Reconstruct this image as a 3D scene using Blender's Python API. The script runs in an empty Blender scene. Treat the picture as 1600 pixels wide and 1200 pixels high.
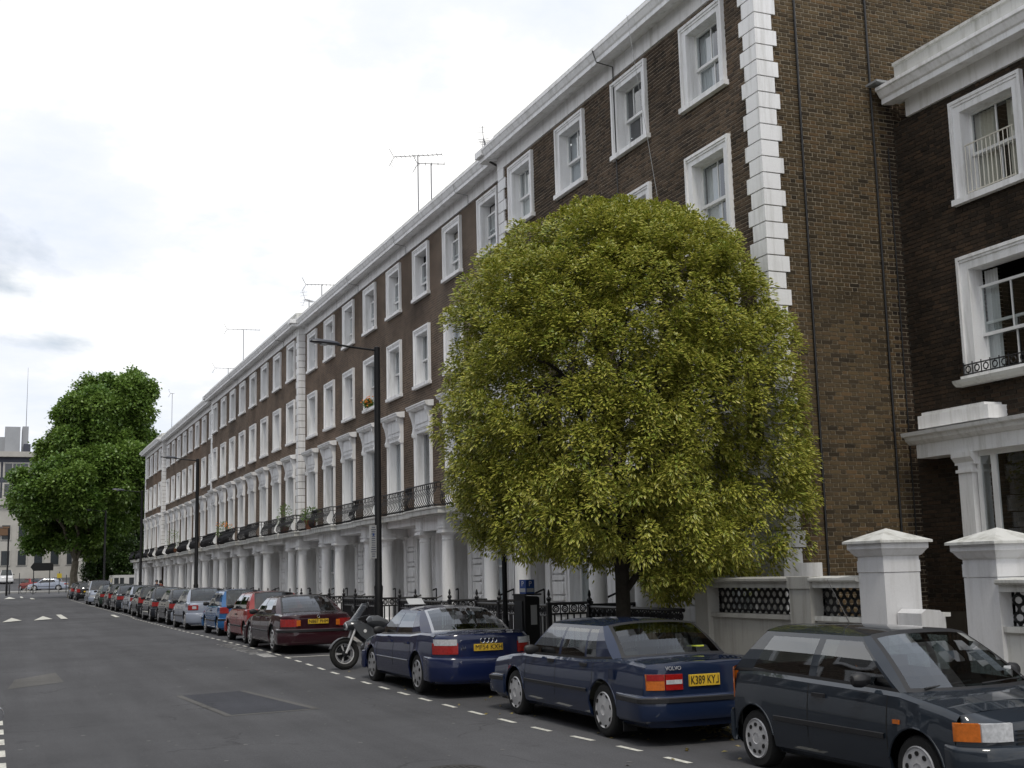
import bpy, bmesh, math, random
import numpy as np
from math import sin, cos, pi, sqrt, radians
from mathutils import Matrix, Vector
random.seed(7); RNG = np.random.default_rng(11)
SC = bpy.context.scene
COL = SC.collection

# ------------------------------------------------------------------ camera
CAM_F, YAW, PITCH, ROLL, EYE = 1929.291, 0.3986946, 0.1522294, -0.0240958, 2.0
fw = Vector((sin(YAW)*cos(PITCH), cos(YAW)*cos(PITCH), sin(PITCH)))
r0 = Vector((cos(YAW), -sin(YAW), 0)); u0 = r0.cross(fw)
rr = r0*cos(ROLL)+u0*sin(ROLL); uu = -r0*sin(ROLL)+u0*cos(ROLL)
cam = bpy.data.cameras.new('camera'); co = bpy.data.objects.new('camera', cam); COL.objects.link(co)
co.matrix_world = Matrix(((rr.x, uu.x, -fw.x, 0), (rr.y, uu.y, -fw.y, 0), (rr.z, uu.z, -fw.z, EYE), (0, 0, 0, 1)))
cam.sensor_width = 36; cam.sensor_fit = 'HORIZONTAL'; cam.lens = CAM_F/1600*36
cam.clip_start = .05; cam.clip_end = 3000
SC.camera = co

# ------------------------------------------------------------------ sky and sun
SUN_AZ, SUN_EL = radians(197), radians(60)      # compass-like: measured from +Y towards +X
wd = bpy.data.worlds.new('World'); SC.world = wd; wd.use_nodes = True
nt = wd.node_tree; nt.nodes.clear()
def N(t, k, **kw):
    n = t.nodes.new(k)
    for a, b in kw.items(): setattr(n, a, b)
    return n
out = N(nt, 'ShaderNodeOutputWorld'); bg = N(nt, 'ShaderNodeBackground'); bg.inputs[1].default_value = .1
sky = N(nt, 'ShaderNodeTexSky'); sky.sky_type = 'NISHITA'; sky.sun_disc = False
sky.sun_elevation = SUN_EL; sky.sun_rotation = SUN_AZ; sky.air_density = 1.2; sky.dust_density = 2.0
tc = N(nt, 'ShaderNodeTexCoord'); sep = N(nt, 'ShaderNodeSeparateXYZ'); nt.links.new(tc.outputs['Generated'], sep.inputs[0])
def M(op, a, b=None, t=nt, c=None):
    n = N(t, 'ShaderNodeMath', operation=op)
    for i, v in enumerate((a, b, c)):
        if v is None: continue
        if isinstance(v, (int, float)): n.inputs[i].default_value = v
        else: t.links.new(v, n.inputs[i])
    return n.outputs[0]
zz = M('ADD', M('MAXIMUM', sep.outputs[2], 0.0), .22)
cmb = N(nt, 'ShaderNodeCombineXYZ')
nt.links.new(M('DIVIDE', sep.outputs[0], zz), cmb.inputs[0]); nt.links.new(M('DIVIDE', sep.outputs[1], zz), cmb.inputs[1])
cmb.inputs[2].default_value = 3.7
nz = N(nt, 'ShaderNodeTexNoise'); nz.inputs['Scale'].default_value = 1.05; nz.inputs['Detail'].default_value = 7; nz.inputs['Roughness'].default_value = .55; nz.inputs['Distortion'].default_value = .3
nt.links.new(cmb.outputs[0], nz.inputs['Vector'])
nz2 = N(nt, 'ShaderNodeTexNoise'); nz2.inputs['Scale'].default_value = 1.5; nz2.inputs['Detail'].default_value = 8; nz2.inputs['Roughness'].default_value = .6
cm2 = N(nt, 'ShaderNodeVectorMath', operation='ADD'); cm2.inputs[1].default_value = (5.3, 2.1, 9.4)
nt.links.new(cmb.outputs[0], cm2.inputs[0]); nt.links.new(cm2.outputs[0], nz2.inputs['Vector'])
ramp = N(nt, 'ShaderNodeValToRGB')           # cloud brightness
e = ramp.color_ramp.elements
e[0].position = .36; e[0].color = (8.0, 8.6, 9.7, 1); e[1].position = .61; e[1].color = (12.4, 12.3, 12.1, 1)
m = e.new(.49); m.color = (9.2, 9.5, 10.1, 1)
nt.links.new(nz2.outputs[0], ramp.inputs[0])
gap = N(nt, 'ShaderNodeMapRange'); gap.inputs[1].default_value = .28; gap.inputs[2].default_value = .42; gap.inputs[3].default_value = 0; gap.inputs[4].default_value = 1
nt.links.new(nz.outputs[0], gap.inputs[0])
mix = N(nt, 'ShaderNodeMix', data_type='RGBA')
nt.links.new(gap.outputs[0], mix.inputs[0]); nt.links.new(sky.outputs[0], mix.inputs[6]); nt.links.new(ramp.outputs[0], mix.inputs[7])
nt.links.new(mix.outputs[2], bg.inputs[0]); nt.links.new(bg.outputs[0], out.inputs[0])
sd = bpy.data.lights.new('sun', 'SUN'); sd.energy = 1.5; sd.angle = radians(12); sd.color = (1, .95, .86)
so = bpy.data.objects.new('sun', sd); COL.objects.link(so); so.location = (-20, -30, 60)
sdir = Vector((sin(SUN_AZ)*cos(SUN_EL), cos(SUN_AZ)*cos(SUN_EL), sin(SUN_EL)))
so.rotation_euler = sdir.to_track_quat('Z', 'Y').to_euler()
SC.view_settings.view_transform = 'Standard'; SC.view_settings.look = 'None'; SC.view_settings.exposure = .06; SC.view_settings.gamma = 1
SC.view_settings.use_curve_mapping = False

# ------------------------------------------------------------------ object helpers
def tag(o, label=None, cat=None, group=None, kind=None):
    if label: o['label'] = label
    if cat: o['category'] = cat
    if group: o['group'] = group
    if kind: o['kind'] = kind
    return o
def empty(name, loc=(0, 0, 0), rz=0, label=None, cat=None, group=None):
    o = bpy.data.objects.new(name, None); COL.objects.link(o); o.location = loc; o.rotation_euler = (0, 0, rz); o.empty_display_size = .2
    return tag(o, label, cat, group)
def link(name, me, parent=None, loc=None):
    o = bpy.data.objects.new(name, me); COL.objects.link(o)
    if parent: o.parent = parent; KIDS.setdefault(parent.name, []).append(o)
    if loc: o.location = loc
    return o
KIDS = {}
def kids(o): return KIDS.get(o.name, [])
class MB:
    def __init__(s): s.v = []; s.f = []; s.m = []; s.mi = 0
    def add(s, vs, fs):
        b = len(s.v); s.v += [tuple(p) for p in vs]; s.f += [tuple(b+i for i in q) for q in fs]; s.m += [s.mi]*len(fs); return s
    def box(s, x0, x1, y0, y1, z0, z1):
        return s.add([(x0,y0,z0),(x1,y0,z0),(x1,y1,z0),(x0,y1,z0),(x0,y0,z1),(x1,y0,z1),(x1,y1,z1),(x0,y1,z1)],
              [(0,3,2,1),(4,5,6,7),(0,1,5,4),(1,2,6,5),(2,3,7,6),(3,0,4,7)])
    def prism(s, poly, axis, a, b):
        """poly in the two other axes (cyclic order), extruded along axis from a to b"""
        n = len(poly)
        def P(p, t): return {'x': (t, p[0], p[1]), 'y': (p[0], t, p[1]), 'z': (p[0], p[1], t)}[axis]
        vs = [P(p, a) for p in poly]+[P(p, b) for p in poly]
        return s.add(vs, [tuple(range(n))[::-1], tuple(range(n, 2*n))]+[(i, (i+1) % n, n+(i+1) % n, n+i) for i in range(n)])
    def tube(s, pts, r, n=6, caps=True):
        pts = [Vector(p) for p in pts]; rs = r if isinstance(r, (list, tuple)) else [r]*len(pts)
        vs = []; fs = []; up = None
        for i, p in enumerate(pts):
            d = (pts[min(i+1, len(pts)-1)]-pts[max(i-1, 0)]).normalized()
            if up is None or abs(up.dot(d)) > .95: up = Vector((0, 0, 1)) if abs(d.z) < .9 else Vector((1, 0, 0))
            a = d.cross(up).normalized(); b = a.cross(d).normalized(); up = b
            for k in range(n): t = 2*pi*k/n; vs.append(p+(a*cos(t)+b*sin(t))*rs[i])
        for i in range(len(pts)-1):
            for k in range(n): fs.append((i*n+k, i*n+(k+1) % n, (i+1)*n+(k+1) % n, (i+1)*n+k))
        if caps: fs += [tuple(range(n))[::-1], tuple(range((len(pts)-1)*n, len(pts)*n))]
        return s.add(vs, fs)
    def lathe(s, prof, n=12, axis='z', c=(0, 0, 0)):
        vs = []; fs = []
        for (r, h) in prof:
            for k in range(n):
                t = 2*pi*k/n; a, b = r*cos(t), r*sin(t)
                p = {'z': (a, b, h), 'x': (h, a, b), 'y': (a, h, b)}[axis]
                vs.append((p[0]+c[0], p[1]+c[1], p[2]+c[2]))
        for i in range(len(prof)-1):
            for k in range(n): fs.append((i*n+k, i*n+(k+1) % n, (i+1)*n+(k+1) % n, (i+1)*n+k))
        fs += [tuple(range(n))[::-1], tuple(range((len(prof)-1)*n, len(prof)*n))]
        return s.add(vs, fs)
    def torus(s, c, R, r, axis='z', n=14, k=5, sx=1, sy=1):
        vs = []; fs = []
        for i in range(n):
            t = 2*pi*i/n
            for j in range(k):
                q = 2*pi*j/k; rad = R+r*cos(q); a, b, h = rad*cos(t)*sx, rad*sin(t)*sy, r*sin(q)
                p = {'z': (a, b, h), 'x': (h, a, b), 'y': (a, h, b)}[axis]; vs.append((p[0]+c[0], p[1]+c[1], p[2]+c[2]))
        for i in range(n):
            for j in range(k): fs.append((i*k+j, ((i+1) % n)*k+j, ((i+1) % n)*k+(j+1) % k, i*k+(j+1) % k))
        return s.add(vs, fs)
    def grid(s, P):
        """P: list of rows of points"""
        R, C = len(P), len(P[0])
        return s.add([p for row in P for p in row], [(i*C+j, i*C+j+1, (i+1)*C+j+1, (i+1)*C+j) for i in range(R-1) for j in range(C-1)])
    def xf(s, Mx, start=0):
        s.v[start:] = [tuple(Mx @ Vector(p)) for p in s.v[start:]]; return s
    def mesh(s, name, mats, smooth=False, ang=40):
        me = bpy.data.meshes.new(name); me.from_pydata(s.v, [], s.f)
        for mt in (mats if isinstance(mats, (list, tuple)) else [mats]): me.materials.append(mt)
        if max(s.m, default=0): me.polygons.foreach_set('material_index', s.m)
        if smooth:
            me.polygons.foreach_set('use_smooth', [True]*len(s.f))
            me.set_sharp_from_angle(angle=radians(ang))
        me.update(); return me
    def build(s, name, mats, parent=None, smooth=False, loc=None, ang=40):
        return link(name, s.mesh(name, mats, smooth, ang), parent, loc)
def recalc(me):
    b = bmesh.new(); b.from_mesh(me); bmesh.ops.recalc_face_normals(b, faces=b.faces); b.to_mesh(me); b.free()
def copy_tree(o, parent=None):
    c = o.copy(); COL.objects.link(c); c.parent = parent
    if parent: KIDS.setdefault(parent.name, []).append(c)
    for ch in kids(o): copy_tree(ch, c)
    return c
def set_mat(o, mt):      # give this copy its own material without splitting shared mesh data
    o.material_slots[0].link = 'OBJECT'; o.material_slots[0].material = mt

# ------------------------------------------------------------------ materials
def mat(name, col, rough=.6, metal=0, spec=.5, coat=0, bump=None, var=None, trans=0, emit=None):
    """var=(scale, amount): noise variation in value; bump=(scale, strength)"""
    mt = bpy.data.materials.new(name); mt.use_nodes = True; t = mt.node_tree; p = t.nodes['Principled BSDF']
    p.inputs['Base Color'].default_value = (*col, 1); p.inputs['Roughness'].default_value = rough; p.inputs['Metallic'].default_value = metal
    p.inputs['Specular IOR Level'].default_value = spec
    if coat: p.inputs['Coat Weight'].default_value = coat; p.inputs['Coat Roughness'].default_value = .03
    if trans: p.inputs['Transmission Weight'].default_value = trans
    if emit: p.inputs['Emission Color'].default_value = (*emit[:3], 1); p.inputs['Emission Strength'].default_value = emit[3]
    if var or bump:
        tcn = N(t, 'ShaderNodeTexCoord')
    if var:
        n = N(t, 'ShaderNodeTexNoise'); n.inputs['Scale'].default_value = var[0]; n.inputs['Detail'].default_value = 6; n.inputs['Roughness'].default_value = .65
        t.links.new(tcn.outputs['Object'], n.inputs['Vector'])
        mr = N(t, 'ShaderNodeMapRange'); mr.inputs[1].default_value = .3; mr.inputs[2].default_value = .7; mr.inputs[3].default_value = 1-var[1]; mr.inputs[4].default_value = 1+var[1]*.6
        t.links.new(n.outputs[0], mr.inputs[0])
        mx = N(t, 'ShaderNodeMix', data_type='RGBA', blend_type='MULTIPLY'); mx.inputs[0].default_value = 1; mx.inputs[6].default_value = (*col, 1)
        t.links.new(mr.outputs[0], mx.inputs[7]); t.links.new(mx.outputs[2], p.inputs['Base Color'])
    if bump:
        n2 = N(t, 'ShaderNodeTexNoise'); n2.inputs['Scale'].default_value = bump[0]; n2.inputs['Detail'].default_value = 5
        t.links.new(tcn.outputs['Object'], n2.inputs['Vector'])
        bp = N(t, 'ShaderNodeBump'); bp.inputs['Strength'].default_value = bump[1]; bp.inputs['Distance'].default_value = .02
        t.links.new(n2.outputs[0], bp.inputs['Height']); t.links.new(bp.outputs[0], p.inputs['Normal'])
    return mt
def stucco_mat(name, col, streak=.25):
    mt = bpy.data.materials.new(name); mt.use_nodes = True; t = mt.node_tree; p = t.nodes['Principled BSDF']
    p.inputs['Roughness'].default_value = .62; p.inputs['Specular IOR Level'].default_value = .3
    tcn = N(t, 'ShaderNodeNewGeometry'); mp = N(t, 'ShaderNodeMapping'); mp.inputs['Scale'].default_value = (3.2, 3.2, .32)
    t.links.new(tcn.outputs['Position'], mp.inputs[0])
    n = N(t, 'ShaderNodeTexNoise'); n.inputs['Scale'].default_value = 1.6; n.inputs['Detail'].default_value = 8; n.inputs['Roughness'].default_value = .7
    t.links.new(mp.outputs[0], n.inputs['Vector'])
    rp = N(t, 'ShaderNodeValToRGB'); e = rp.color_ramp.elements
    e[0].position = .27; e[0].color = (col[0]*(1-streak), col[1]*(1-streak*1.02), col[2]*(1-streak*1.1), 1); e[1].position = .52; e[1].color = (*col, 1)
    t.links.new(n.outputs[0], rp.inputs[0])
    n3 = N(t, 'ShaderNodeTexNoise'); n3.inputs['Scale'].default_value = 35; n3.inputs['Detail'].default_value = 4; t.links.new(tcn.outputs['Position'], n3.inputs['Vector'])
    mr = N(t, 'ShaderNodeMapRange'); mr.inputs[3].default_value = .93; mr.inputs[4].default_value = 1.05; t.links.new(n3.outputs[0], mr.inputs[0])
    mx = N(t, 'ShaderNodeMix', data_type='RGBA', blend_type='MULTIPLY'); mx.inputs[0].default_value = 1
    t.links.new(rp.outputs[0], mx.inputs[6]); t.links.new(mr.outputs[0], mx.inputs[7]); t.links.new(mx.outputs[2], p.inputs['Base Color'])
    bp = N(t, 'ShaderNodeBump'); bp.inputs['Strength'].default_value = .15; bp.inputs['Distance'].default_value = .01
    t.links.new(n3.outputs[0], bp.inputs['Height']); t.links.new(bp.outputs[0], p.inputs['Normal'])
    return mt
def glass_mat(name, tint=(.75, .8, .8), base=.04, pw=4.2):
    mt = bpy.data.materials.new(name); mt.use_nodes = True; t = mt.node_tree; t.nodes.remove(t.nodes['Principled BSDF'])
    o = t.nodes['Material Output']; tr = N(t, 'ShaderNodeBsdfTransparent'); tr.inputs[0].default_value = (*tint, 1)
    gl = N(t, 'ShaderNodeBsdfGlossy'); gl.inputs['Roughness'].default_value = .015; gl.inputs[0].default_value = (.95, .97, 1, 1)
    lw = N(t, 'ShaderNodeLayerWeight'); lw.inputs[0].default_value = .5
    tcn = N(t, 'ShaderNodeTexCoord'); nn = N(t, 'ShaderNodeTexNoise'); nn.inputs['Scale'].default_value = 1.1; nn.inputs['Detail'].default_value = 1
    t.links.new(tcn.outputs['Object'], nn.inputs['Vector'])
    bp = N(t, 'ShaderNodeBump'); bp.inputs['Strength'].default_value = .06; bp.inputs['Distance'].default_value = .1
    t.links.new(nn.outputs[0], bp.inputs['Height']); t.links.new(bp.outputs[0], gl.inputs['Normal'])
    f2 = M('MULTIPLY_ADD', M('POWER', lw.outputs['Facing'], pw, t), 1-base-.04, t, base+.04)
    mx = N(t, 'ShaderNodeMixShader'); t.links.new(f2, mx.inputs[0]); t.links.new(tr.outputs[0], mx.inputs[1]); t.links.new(gl.outputs[0], mx.inputs[2])
    t.links.new(mx.outputs[0], o.inputs[0]); return mt
def ramp_cols(t, cols, src):
    rp = N(t, 'ShaderNodeValToRGB'); e = rp.color_ramp.elements
    e[0].position = 0; e[0].color = (*cols[0], 1); e[1].position = 1; e[1].color = (*cols[-1], 1)
    for i, c in enumerate(cols[1:-1]): k = e.new((i+1)/(len(cols)-1)); k.color = (*c, 1)
    t.links.new(src, rp.inputs[0]); return rp.outputs[0]
def brick_mat(name, cols, single=False, soot=.5):
    mt = bpy.data.materials.new(name); mt.use_nodes = True; t = mt.node_tree; p = t.nodes['Principled BSDF']; p.inputs['Roughness'].default_value = .9; p.inputs['Specular IOR Level'].default_value = .15
    if single: src = N(t, 'ShaderNodeObjectInfo').outputs['Random']
    else: a = N(t, 'ShaderNodeAttribute'); a.attribute_name = 'shade'; src = a.outputs['Fac']
    c = ramp_cols(t, cols, src)
    g = N(t, 'ShaderNodeNewGeometry')
    n = N(t, 'ShaderNodeTexNoise'); n.inputs['Scale'].default_value = .55; n.inputs['Detail'].default_value = 5; n.inputs['Roughness'].default_value = .6; t.links.new(g.outputs['Position'], n.inputs['Vector'])
    mr = N(t, 'ShaderNodeMapRange'); mr.inputs[1].default_value = .32; mr.inputs[2].default_value = .62; mr.inputs[3].default_value = 1-soot; mr.inputs[4].default_value = 1.1; t.links.new(n.outputs[0], mr.inputs[0])
    n2 = N(t, 'ShaderNodeTexNoise'); n2.inputs['Scale'].default_value = 45; n2.inputs['Detail'].default_value = 3; t.links.new(g.outputs['Position'], n2.inputs['Vector'])
    mr2 = N(t, 'ShaderNodeMapRange'); mr2.inputs[3].default_value = .7; mr2.inputs[4].default_value = 1.3; t.links.new(n2.outputs[0], mr2.inputs[0])
    mm = M('MULTIPLY', mr.outputs[0], mr2.outputs[0], t)
    mx = N(t, 'ShaderNodeMix', data_type='RGBA', blend_type='MULTIPLY'); mx.inputs[0].default_value = 1
    t.links.new(c, mx.inputs[6]); t.links.new(mm, mx.inputs[7]); t.links.new(mx.outputs[2], p.inputs['Base Color'])
    bp = N(t, 'ShaderNodeBump'); bp.inputs['Strength'].default_value = .3; bp.inputs['Distance'].default_value = .006; t.links.new(n2.outputs[0], bp.inputs['Height']); t.links.new(bp.outputs[0], p.inputs['Normal'])
    return mt
def brick_tex_mat(name, c1, c2, mort, tint=(1, 1, 1)):
    """far walls: brick courses too small to pick apart; runs over (y, z) of the wall"""
    mt = bpy.data.materials.new(name); mt.use_nodes = True; t = mt.node_tree; p = t.nodes['Principled BSDF']; p.inputs['Roughness'].default_value = .9; p.inputs['Specular IOR Level'].default_value = .15
    g = N(t, 'ShaderNodeNewGeometry'); s = N(t, 'ShaderNodeSeparateXYZ'); t.links.new(g.outputs['Position'], s.inputs[0])
    c = N(t, 'ShaderNodeCombineXYZ'); t.links.new(s.outputs[1], c.inputs[0]); t.links.new(s.outputs[2], c.inputs[1])
    b = N(t, 'ShaderNodeTexBrick'); t.links.new(c.outputs[0], b.inputs['Vector'])
    b.inputs['Scale'].default_value = 1; b.inputs['Brick Width'].default_value = .225; b.inputs['Row Height'].default_value = .075; b.inputs['Mortar Size'].default_value = .006; b.inputs['Bias'].default_value = -.1
    b.inputs['Color1'].default_value = (*c1, 1); b.inputs['Color2'].default_value = (*c2, 1); b.inputs['Mortar'].default_value = (*mort, 1)
    n = N(t, 'ShaderNodeTexNoise'); n.inputs['Scale'].default_value = .5; n.inputs['Detail'].default_value = 7; n.inputs['Roughness'].default_value = .68; t.links.new(g.outputs['Position'], n.inputs['Vector'])
    mr = N(t, 'ShaderNodeMapRange'); mr.inputs[1].default_value = .3; mr.inputs[2].default_value = .7; mr.inputs[3].default_value = .55; mr.inputs[4].default_value = 1.35; t.links.new(n.outputs[0], mr.inputs[0])
    mx = N(t, 'ShaderNodeMix', data_type='RGBA', blend_type='MULTIPLY'); mx.inputs[0].default_value = 1
    t.links.new(b.outputs[0], mx.inputs[6]); t.links.new(mr.outputs[0], mx.inputs[7])
    ob = N(t, 'ShaderNodeObjectInfo'); cc = ramp_cols(t, [(.86, .82, .80), (1.0, 1.0, 1.0), (1.12, 1.0, .93)], ob.outputs['Random'])
    mx2 = N(t, 'ShaderNodeMix', data_type='RGBA', blend_type='MULTIPLY'); mx2.inputs[0].default_value = 1
    t.links.new(mx.outputs[2], mx2.inputs[6]); t.links.new(cc, mx2.inputs[7])
    t.links.new(mx2.outputs[2], p.inputs['Base Color'])
    bp = N(t, 'ShaderNodeBump'); bp.inputs['Strength'].default_value = .6; bp.inputs['Distance'].default_value = .008; bp.invert = True
    t.links.new(b.outputs['Fac'], bp.inputs['Height']); t.links.new(bp.outputs[0], p.inputs['Normal'])
    return mt
WHITE = stucco_mat('white_stucco', (.81, .81, .815), .34)
WHITE_C = stucco_mat('column_paint', (.86, .86, .865), .22)  # brighter copy of the white: sky light on the columns put into colour
WHITE_P = stucco_mat('pier_stucco', (.66, .66, .67), .22)  # darker copy of the white: dimmer light at street level put into colour
WHITE_D = stucco_mat('weathered_stucco', (.60, .60, .575), .5)
GREYSTUC = stucco_mat('grey_render', (.36, .355, .335), .4)  # garden wall: the tree's shade put into the colour; doorstep is plain grey
WPAINT = mat('white_paint', (.78, .78, .77), .45, var=(3, .08))
CREAM = mat('cream_paint', (.66, .63, .55), .5, var=(3, .1))
LEAD = mat('lead', (.30, .31, .32), .6, var=(4, .3))
SLATE = mat('slate', (.06, .065, .075), .7, var=(6, .3))
IRON = mat('black_iron', (.008, .008, .010), .45, spec=.4)
IRON2 = mat('black_paint', (.012, .012, .013), .4, spec=.5)
MORTAR = mat('mortar', (.265, .225, .165), .95, var=(2, .25), bump=(60, .3))
MORTAR_D = mat('sooty_mortar', (.29, .24, .185), .95, var=(1.2, .35), bump=(60, .3))
GABLE_C = [(0.0336, 0.0266, 0.0187), (0.0617, 0.0454, 0.028), (0.0883, 0.0641, 0.0365), (0.1083, 0.0766, 0.0407), (0.0774, 0.057, 0.0338), (0.1248, 0.0809, 0.0417), (0.083, 0.061, 0.0355), (0.0476, 0.036, 0.0236)]
FRONT_C = [(0.0442, 0.035, 0.0286), (0.0779, 0.0585, 0.0442), (0.1234, 0.0871, 0.0598), (0.0935, 0.0689, 0.0494), (0.0468, 0.0378, 0.0298)]
DARK_C = [(0.0267, 0.0208, 0.0163), (0.0446, 0.0327, 0.0238), (0.0668, 0.0446, 0.0297), (0.0386, 0.0297, 0.0223)]
BR_G, BR_GS = brick_mat('gable_brick', GABLE_C, soot=.30), brick_mat('gable_brick_single', GABLE_C, True, .30)
BR_F = brick_mat('front_brick', FRONT_C)
BR_D, BR_DS = brick_mat('dark_brick', DARK_C), brick_mat('dark_brick_single', DARK_C, True)
BR_T = brick_tex_mat('terrace_brick', (.095, .073, .056), (.145, .108, .08), (.24, .20, .165))
PANE = glass_mat('window_glass', (.80, .84, .84), .08, 3.6)
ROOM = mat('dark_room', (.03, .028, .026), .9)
def curtain_mat():
    mt = bpy.data.materials.new('net_curtain'); mt.use_nodes = True; t = mt.node_tree; p = t.nodes['Principled BSDF']; p.inputs['Roughness'].default_value = .9
    ob = N(t, 'ShaderNodeObjectInfo'); c = ramp_cols(t, [(.74, .73, .70), (.50, .52, .56), (.78, .78, .76), (.40, .42, .46), (.66, .61, .52), (.76, .76, .76), (.30, .32, .36)], ob.outputs['Random'])
    t.links.new(c, p.inputs['Base Color']); return mt
CURT = curtain_mat()
def gz(y):
    return float(np.interp(y, [-50, 13, 16, 19.7, 22.3, 26, 30, 43, 61, 63, 85, 110, 135, 150, 170, 200, 260, 700], [0, 0, .02, .06, .10, .18, .25, .27, .31, .38, .5, .65, .82, .92, 1.5, 3.0, 5.0, 5.0]))
# ================================================================== ground, road, pavement
def asphalt_mat(name, col, dark):
    mt = bpy.data.materials.new(name); mt.use_nodes = True; t = mt.node_tree; p = t.nodes['Principled BSDF']; p.inputs['Roughness'].default_value = .88; p.inputs['Specular IOR Level'].default_value = .25
    g = N(t, 'ShaderNodeNewGeometry')
    def nz(s, d, r=.6, mp=None):
        n = N(t, 'ShaderNodeTexNoise'); n.inputs['Scale'].default_value = s; n.inputs['Detail'].default_value = d; n.inputs['Roughness'].default_value = r
        if mp: m_ = N(t, 'ShaderNodeMapping'); m_.inputs['Scale'].default_value = mp; t.links.new(g.outputs['Position'], m_.inputs[0]); t.links.new(m_.outputs[0], n.inputs['Vector'])
        else: t.links.new(g.outputs['Position'], n.inputs['Vector'])
        return n.outputs[0]
    def mr(src, a, b, c, d): n = N(t, 'ShaderNodeMapRange'); [setattr(n.inputs[i+1], 'default_value', v) for i, v in enumerate((a, b, c, d))]; t.links.new(src, n.inputs[0]); return n.outputs[0]
    a = M('MULTIPLY', mr(nz(.28, 6), .3, .7, .80, 1.18), mr(nz(1.0, 5, .6, (1.6, .12, 1)), .3, .7, .84, 1.14), t)
    a = M('MULTIPLY', a, mr(nz(140, 2), .25, .75, .72, 1.3), t)
    sp = mr(nz(420, 1), .70, .78, 1, 2.2); a = M('MULTIPLY', a, sp, t)
    a = M('MULTIPLY', a, mr(nz(38, 3), .25, .75, .84, 1.18), t)
    vo = N(t, 'ShaderNodeTexVoronoi', feature='DISTANCE_TO_EDGE'); vo.inputs['Scale'].default_value = .33; vm = N(t, 'ShaderNodeVectorMath', operation='ADD'); nv = N(t, 'ShaderNodeTexNoise'); nv.inputs['Scale'].default_value = 1.3; nv.inputs['Detail'].default_value = 5
    t.links.new(g.outputs['Position'], nv.inputs['Vector']); t.links.new(g.outputs['Position'], vm.inputs[0]); t.links.new(nv.outputs['Color'], vm.inputs[1]); t.links.new(vm.outputs[0], vo.inputs['Vector'])
    ck = mr(vo.outputs['Distance'], .0, .007, .62, 1); cg = mr(nz(.35, 3), .5, .6, 0, 1); ck = M('MAXIMUM', ck, M('SUBTRACT', 1, cg, t), t); a = M('MULTIPLY', a, ck, t)
    a = M('MULTIPLY', a, mr(nz(.9, 4, .7), .62, .74, 1, .70), t)
    mx = N(t, 'ShaderNodeMix', data_type='RGBA', blend_type='MULTIPLY'); mx.inputs[0].default_value = 1; mx.inputs[6].default_value = (*col, 1)
    t.links.new(a, mx.inputs[7]); t.links.new(mx.outputs[2], p.inputs['Base Color'])
    bp = N(t, 'ShaderNodeBump'); bp.inputs['Strength'].default_value = .5; bp.inputs['Distance'].default_value = .01; t.links.new(nz(140, 3), bp.inputs['Height']); t.links.new(bp.outputs[0], p.inputs['Normal'])
    return mt
ASPH = asphalt_mat('asphalt', (.077, .077, .082), .5); ASPH_D = asphalt_mat('asphalt_patch', (.046, .048, .057), .5); ASPH_L = asphalt_mat('asphalt_seal', (.104, .101, .097), .5)
PAVE = bpy.data.materials.new('paving'); PAVE.use_nodes = True
def _pave():
    t = PAVE.node_tree; p = t.nodes['Principled BSDF']; p.inputs['Roughness'].default_value = .85
    g = N(t, 'ShaderNodeNewGeometry'); b = N(t, 'ShaderNodeTexBrick'); t.links.new(g.outputs['Position'], b.inputs['Vector'])
    b.inputs['Scale'].default_value = 1; b.inputs['Brick Width'].default_value = .75; b.inputs['Row Height'].default_value = .6; b.inputs['Mortar Size'].default_value = .008
    b.inputs['Color1'].default_value = (.22, .205, .185, 1); b.inputs['Color2'].default_value = (.28, .262, .235, 1); b.inputs['Mortar'].default_value = (.08, .075, .07, 1)
    n = N(t, 'ShaderNodeTexNoise'); n.inputs['Scale'].default_value = 2.5; n.inputs['Detail'].default_value = 8; t.links.new(g.outputs['Position'], n.inputs['Vector'])
    mr = N(t, 'ShaderNodeMapRange'); mr.inputs[1].default_value = .3; mr.inputs[2].default_value = .7; mr.inputs[3].default_value = .65; mr.inputs[4].default_value = 1.15; t.links.new(n.outputs[0], mr.inputs[0])
    mx = N(t, 'ShaderNodeMix', data_type='RGBA', blend_type='MULTIPLY'); mx.inputs[0].default_value = 1; t.links.new(b.outputs[0], mx.inputs[6]); t.links.new(mr.outputs[0], mx.inputs[7]); t.links.new(mx.outputs[2], p.inputs['Base Color'])
_pave()
KERB = mat('kerb_granite', (.24, .235, .225), .8, var=(5, .3), bump=(60, .3))
YS = [-60, -20, 0, 13, 16, 19.7, 22.3, 26, 30, 36, 43, 52, 61, 63, 74, 85, 97, 110, 122, 135, 150, 160, 170, 185, 200, 230, 260, 400, 800]
def sheet(name, x0, x1, y0, y1, dz, m, nx=2, parent=None):
    ys = [y0]+[y for y in YS if y0 < y < y1]+[y1]; b = MB()
    b.grid([[(x0+(x1-x0)*i/(nx-1), y, gz(y)+dz) for i in range(nx)] for y in ys]); o = b.build(name, m, parent)
    return o
tag(sheet('ground', -700, 700, -60, 800, -.02, mat('earth', (.09, .085, .075), .9, var=(.05, .3))), kind='structure')
tag(sheet('road', -2.6, 8.75, -20, 152, 0, ASPH), kind='structure')
tag(sheet('cross_road', -80, 120, 138, 330, .004, ASPH), kind='structure')
def kerbed(name, x0, x1, y0, y1, m, top=.12, kind='structure'):
    ys = [y0]+[y for y in YS if y0 < y < y1]+[y1]; b = MB()
    b.grid([[(x0, y, gz(y)-.05), (x0, y, gz(y)+top-.015), (x0+.015, y, gz(y)+top), (x1, y, gz(y)+top), (x1, y, gz(y)-.05)] for y in ys]); return tag(b.build(name, m), kind=kind)
kerbed('kerb', 8.75, 8.90, -20, 134, KERB, .125)
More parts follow.
